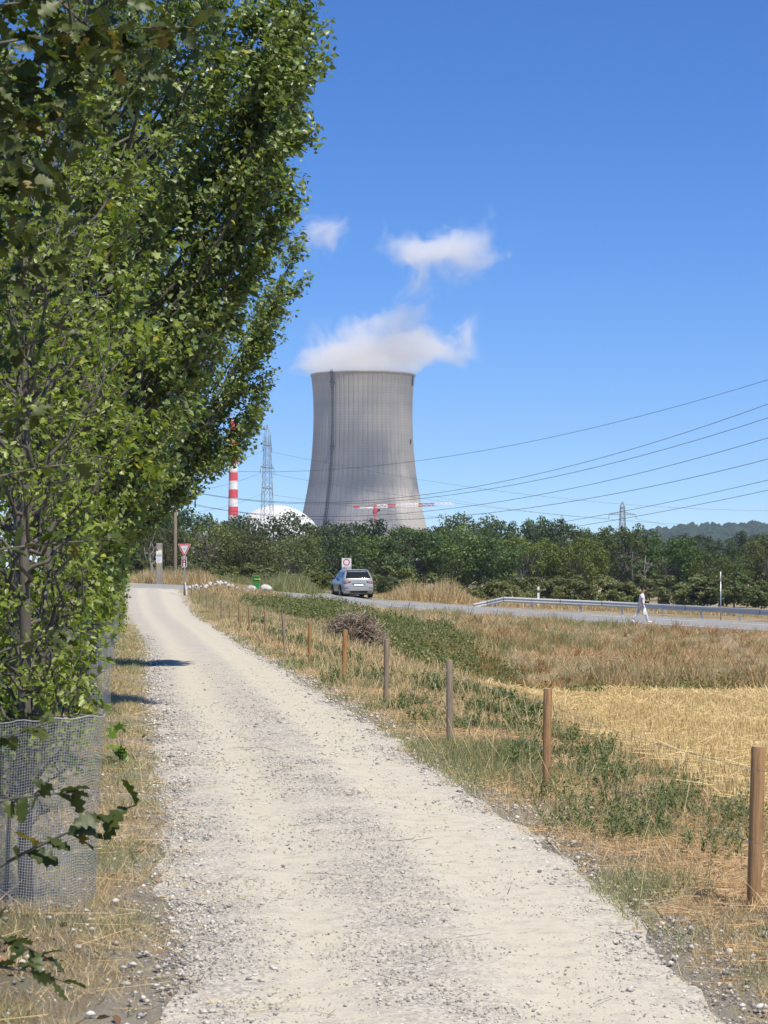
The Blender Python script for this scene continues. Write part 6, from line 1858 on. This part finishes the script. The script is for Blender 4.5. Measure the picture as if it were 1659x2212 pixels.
def leafmass(name, dens, h, leaf, mat, label, acc, nl=26, spread=.28):
    X, Y = sample(-13, 21, 60, 120, dens, lambda X, Y: inview(X, Y, .01) * (bank_depth(X, Y) > .5) * (X > xr(Y) + .6) * acc(X, Y))
    n = len(X); hh = h * rng.uniform(.5, 1.2, n)
    u = rng.normal(0, 1, (n, nl, 3)); u[..., 2] = np.abs(u[..., 2]); u = norm(u)
    pos = np.stack([X, Y, ground_z(X, Y)], 1)[:, None] + u * np.stack([np.full(n, spread), np.full(n, spread), hh], 1)[:, None] * rng.uniform(.55, 1.1, (n, nl, 1))
    pos = pos.reshape(-1, 3); m = len(pos)
    nh = norm(u.reshape(-1, 3) + rng.normal(0, .5, (m, 3)) + np.array([0, 0, .5]))
    V, Fc, r = stamp(LEAF_SIMPLE[0], LEAF_SIMPLE[1], pos, frames(rand_dirs(m), nh), leaf * rng.uniform(.6, 1.3, m))
    return set_tag(link(name, big_mesh(name, V, Fc, r), mat), label, 'undergrowth', None, 'stuff')
def bramble_zone(X, Y):
    """strip running from behind the far fence down to the field corner"""
    x = px_of(X, Y); y = 1240 + (CAM_H - ground_z(X, Y)) / Y * F
    up_ = np.interp(x, [520, 560, 700, 800, 860, 960, 1010, 1100], [1299, 1301, 1306, 1326, 1345, 1352, 1395, 1455])
    lo_ = np.interp(x, [520, 560, 640, 700, 830, 900, 1000, 1090, 1130], [1302, 1314, 1334, 1346, 1405, 1436, 1470, 1488, 1490])
    e = (fnoise(X, Y, 3, 81) - .5) * 26
    return ((y > up_ + e) & (y < lo_ + e * .5) & (x > 525) & (x < 1125)).astype(float)
leafmass('brambles', 6.5, .46, .095, M_BRAMBLE, 'dense dark green brambles between the fence and the bank', bramble_zone)
leafmass('brambles', 3.2, .5, .085, M_BRAMBLE, 'green weeds growing along the far edge of the stubble field', lambda X, Y: (px_of(X, Y) > 1060) * np.clip((foot(X, Y) - .5 + .5 * (fnoise(X, Y, 3, 84) - .5)) * 5, 0, 1) * np.clip((fnoise(X, Y, 2.4, 83) - .40) * 5, 0, 1) * np.clip(1.3 - (px_of(X, Y) - 1060) / 700, .35, 1))
leafmass('brambles', .5, .20, .07, M_WEED, 'isolated small green weeds on the dry bank', lambda X, Y: (px_of(X, Y) > 900) * np.clip((fnoise(X, Y, 2.5, 85) - .56) * 8, 0, 1), 22, .22)
# far verges beyond the road and at the junction
def far_verge(name, x0, x1, Y0, Y1, dens, len_, mat, label, w=.03, per=16):
    n = int(dens * (Y1 - Y0) * (x1 - x0) / F * (Y0 + Y1) / 2)
    Y = rng.uniform(Y0, Y1, n); X = (rng.uniform(x0, x1, n) - 829.5) / F * Y
    X = np.repeat(X, per) + rng.normal(0, .2, n * per); Y = np.repeat(Y, per) + rng.normal(0, .2, n * per)
    x_ = 829.5 + X / Y * F; e_ = np.clip(np.minimum(x_ - x0, x1 - x_) / (.3 * (x1 - x0)), .15, 1) if x1 - x0 < 300 else 1.0
    h_ = len_ * np.clip(.25 + 1.3 * fnoise(X, Y, 1.6, 91), .3, 1.3) * e_
    return blades(name, X, Y, h_ * rng.uniform(.4, 1.25, len(X)), w, .42, mat, label, 'grass', zfun=ground_z)
far_verge('tall_grass', 240, 520, 128.6, 150, 3.2, .75, M_DRY_GRASS, 'tall golden grass behind the wooden information post')
far_verge('tall_grass', 250, 640, 150, 178, 1.6, .9, M_GREEN_GRASS, 'green and yellow grass at the foot of the wood on the left')
far_verge('tall_grass', 822, 1040, 126.2, 140, 3.2, 1.0, M_DRY_GRASS, 'mound of tall golden grass right of the parked car')
far_verge('tall_grass', 560, 705, 127, 150, 2.6, .8, M_GREEN_GRASS, 'green tall grass behind the road left of the parked car')
far_verge('tall_grass', 1010, 1720, 125.5, 132, 1.6, .35, M_DRY_GRASS, 'dry grass strip behind the guardrail')
far_verge('tall_grass', 640, 1720, 175, 240, .10, .5, M_DRY_GRASS, 'thin dry grass on the flat ground before the wood', .05)
far_verge('tall_grass', 390, 640, 111, 117.2, 4.0, .32, M_DRY_GRASS, 'dry grass round the stone pile and the boulders')
X = rng.uniform(-11.5, -5, 900); Y = rng.uniform(88, 116, 900); ok = X > xr(Y) + .4
blades('dry_grass', np.repeat(X[ok], 12) + rng.normal(0, .2, ok.sum() * 12), np.repeat(Y[ok], 12) + rng.normal(0, .2, ok.sum() * 12), .16, .016, .7, M_DRY_GRASS, 'dry grass on the rise below the give-way sign', 'grass', zfun=ground_z)
X = rng.uniform(-11.5, -5, 260); Y = rng.uniform(88, 114, 260); ok = X > xr(Y) + .5
blades('green_grass', np.repeat(X[ok], 12) + rng.normal(0, .2, ok.sum() * 12), np.repeat(Y[ok], 12) + rng.normal(0, .2, ok.sum() * 12), .26, .018, .5, M_GREEN_GRASS, 'green tufts on the rise below the give-way sign', 'grass', zfun=ground_z)

# ------------------------------------------------------------------ haze
bm = bmesh.new(); add_box(bm, (0, 2030, (STEAM_HI[2] + 12 - 8) / 2), (4800, 4160, STEAM_HI[2] + 12 + 8))
t = NT('haze_air'); pvn = t.new('VolumePrincipled')
pvn.inputs['Color'].default_value = (.62, .78, 1.0, 1); pvn.inputs['Density'].default_value = .0001; pvn.inputs['Anisotropy'].default_value = .2
t.l.new(pvn.outputs[0], t.out.inputs['Volume'])
set_tag(bm_obj('haze', bm, t.m), 'thin summer haze over the plain', 'haze', None, 'stuff')
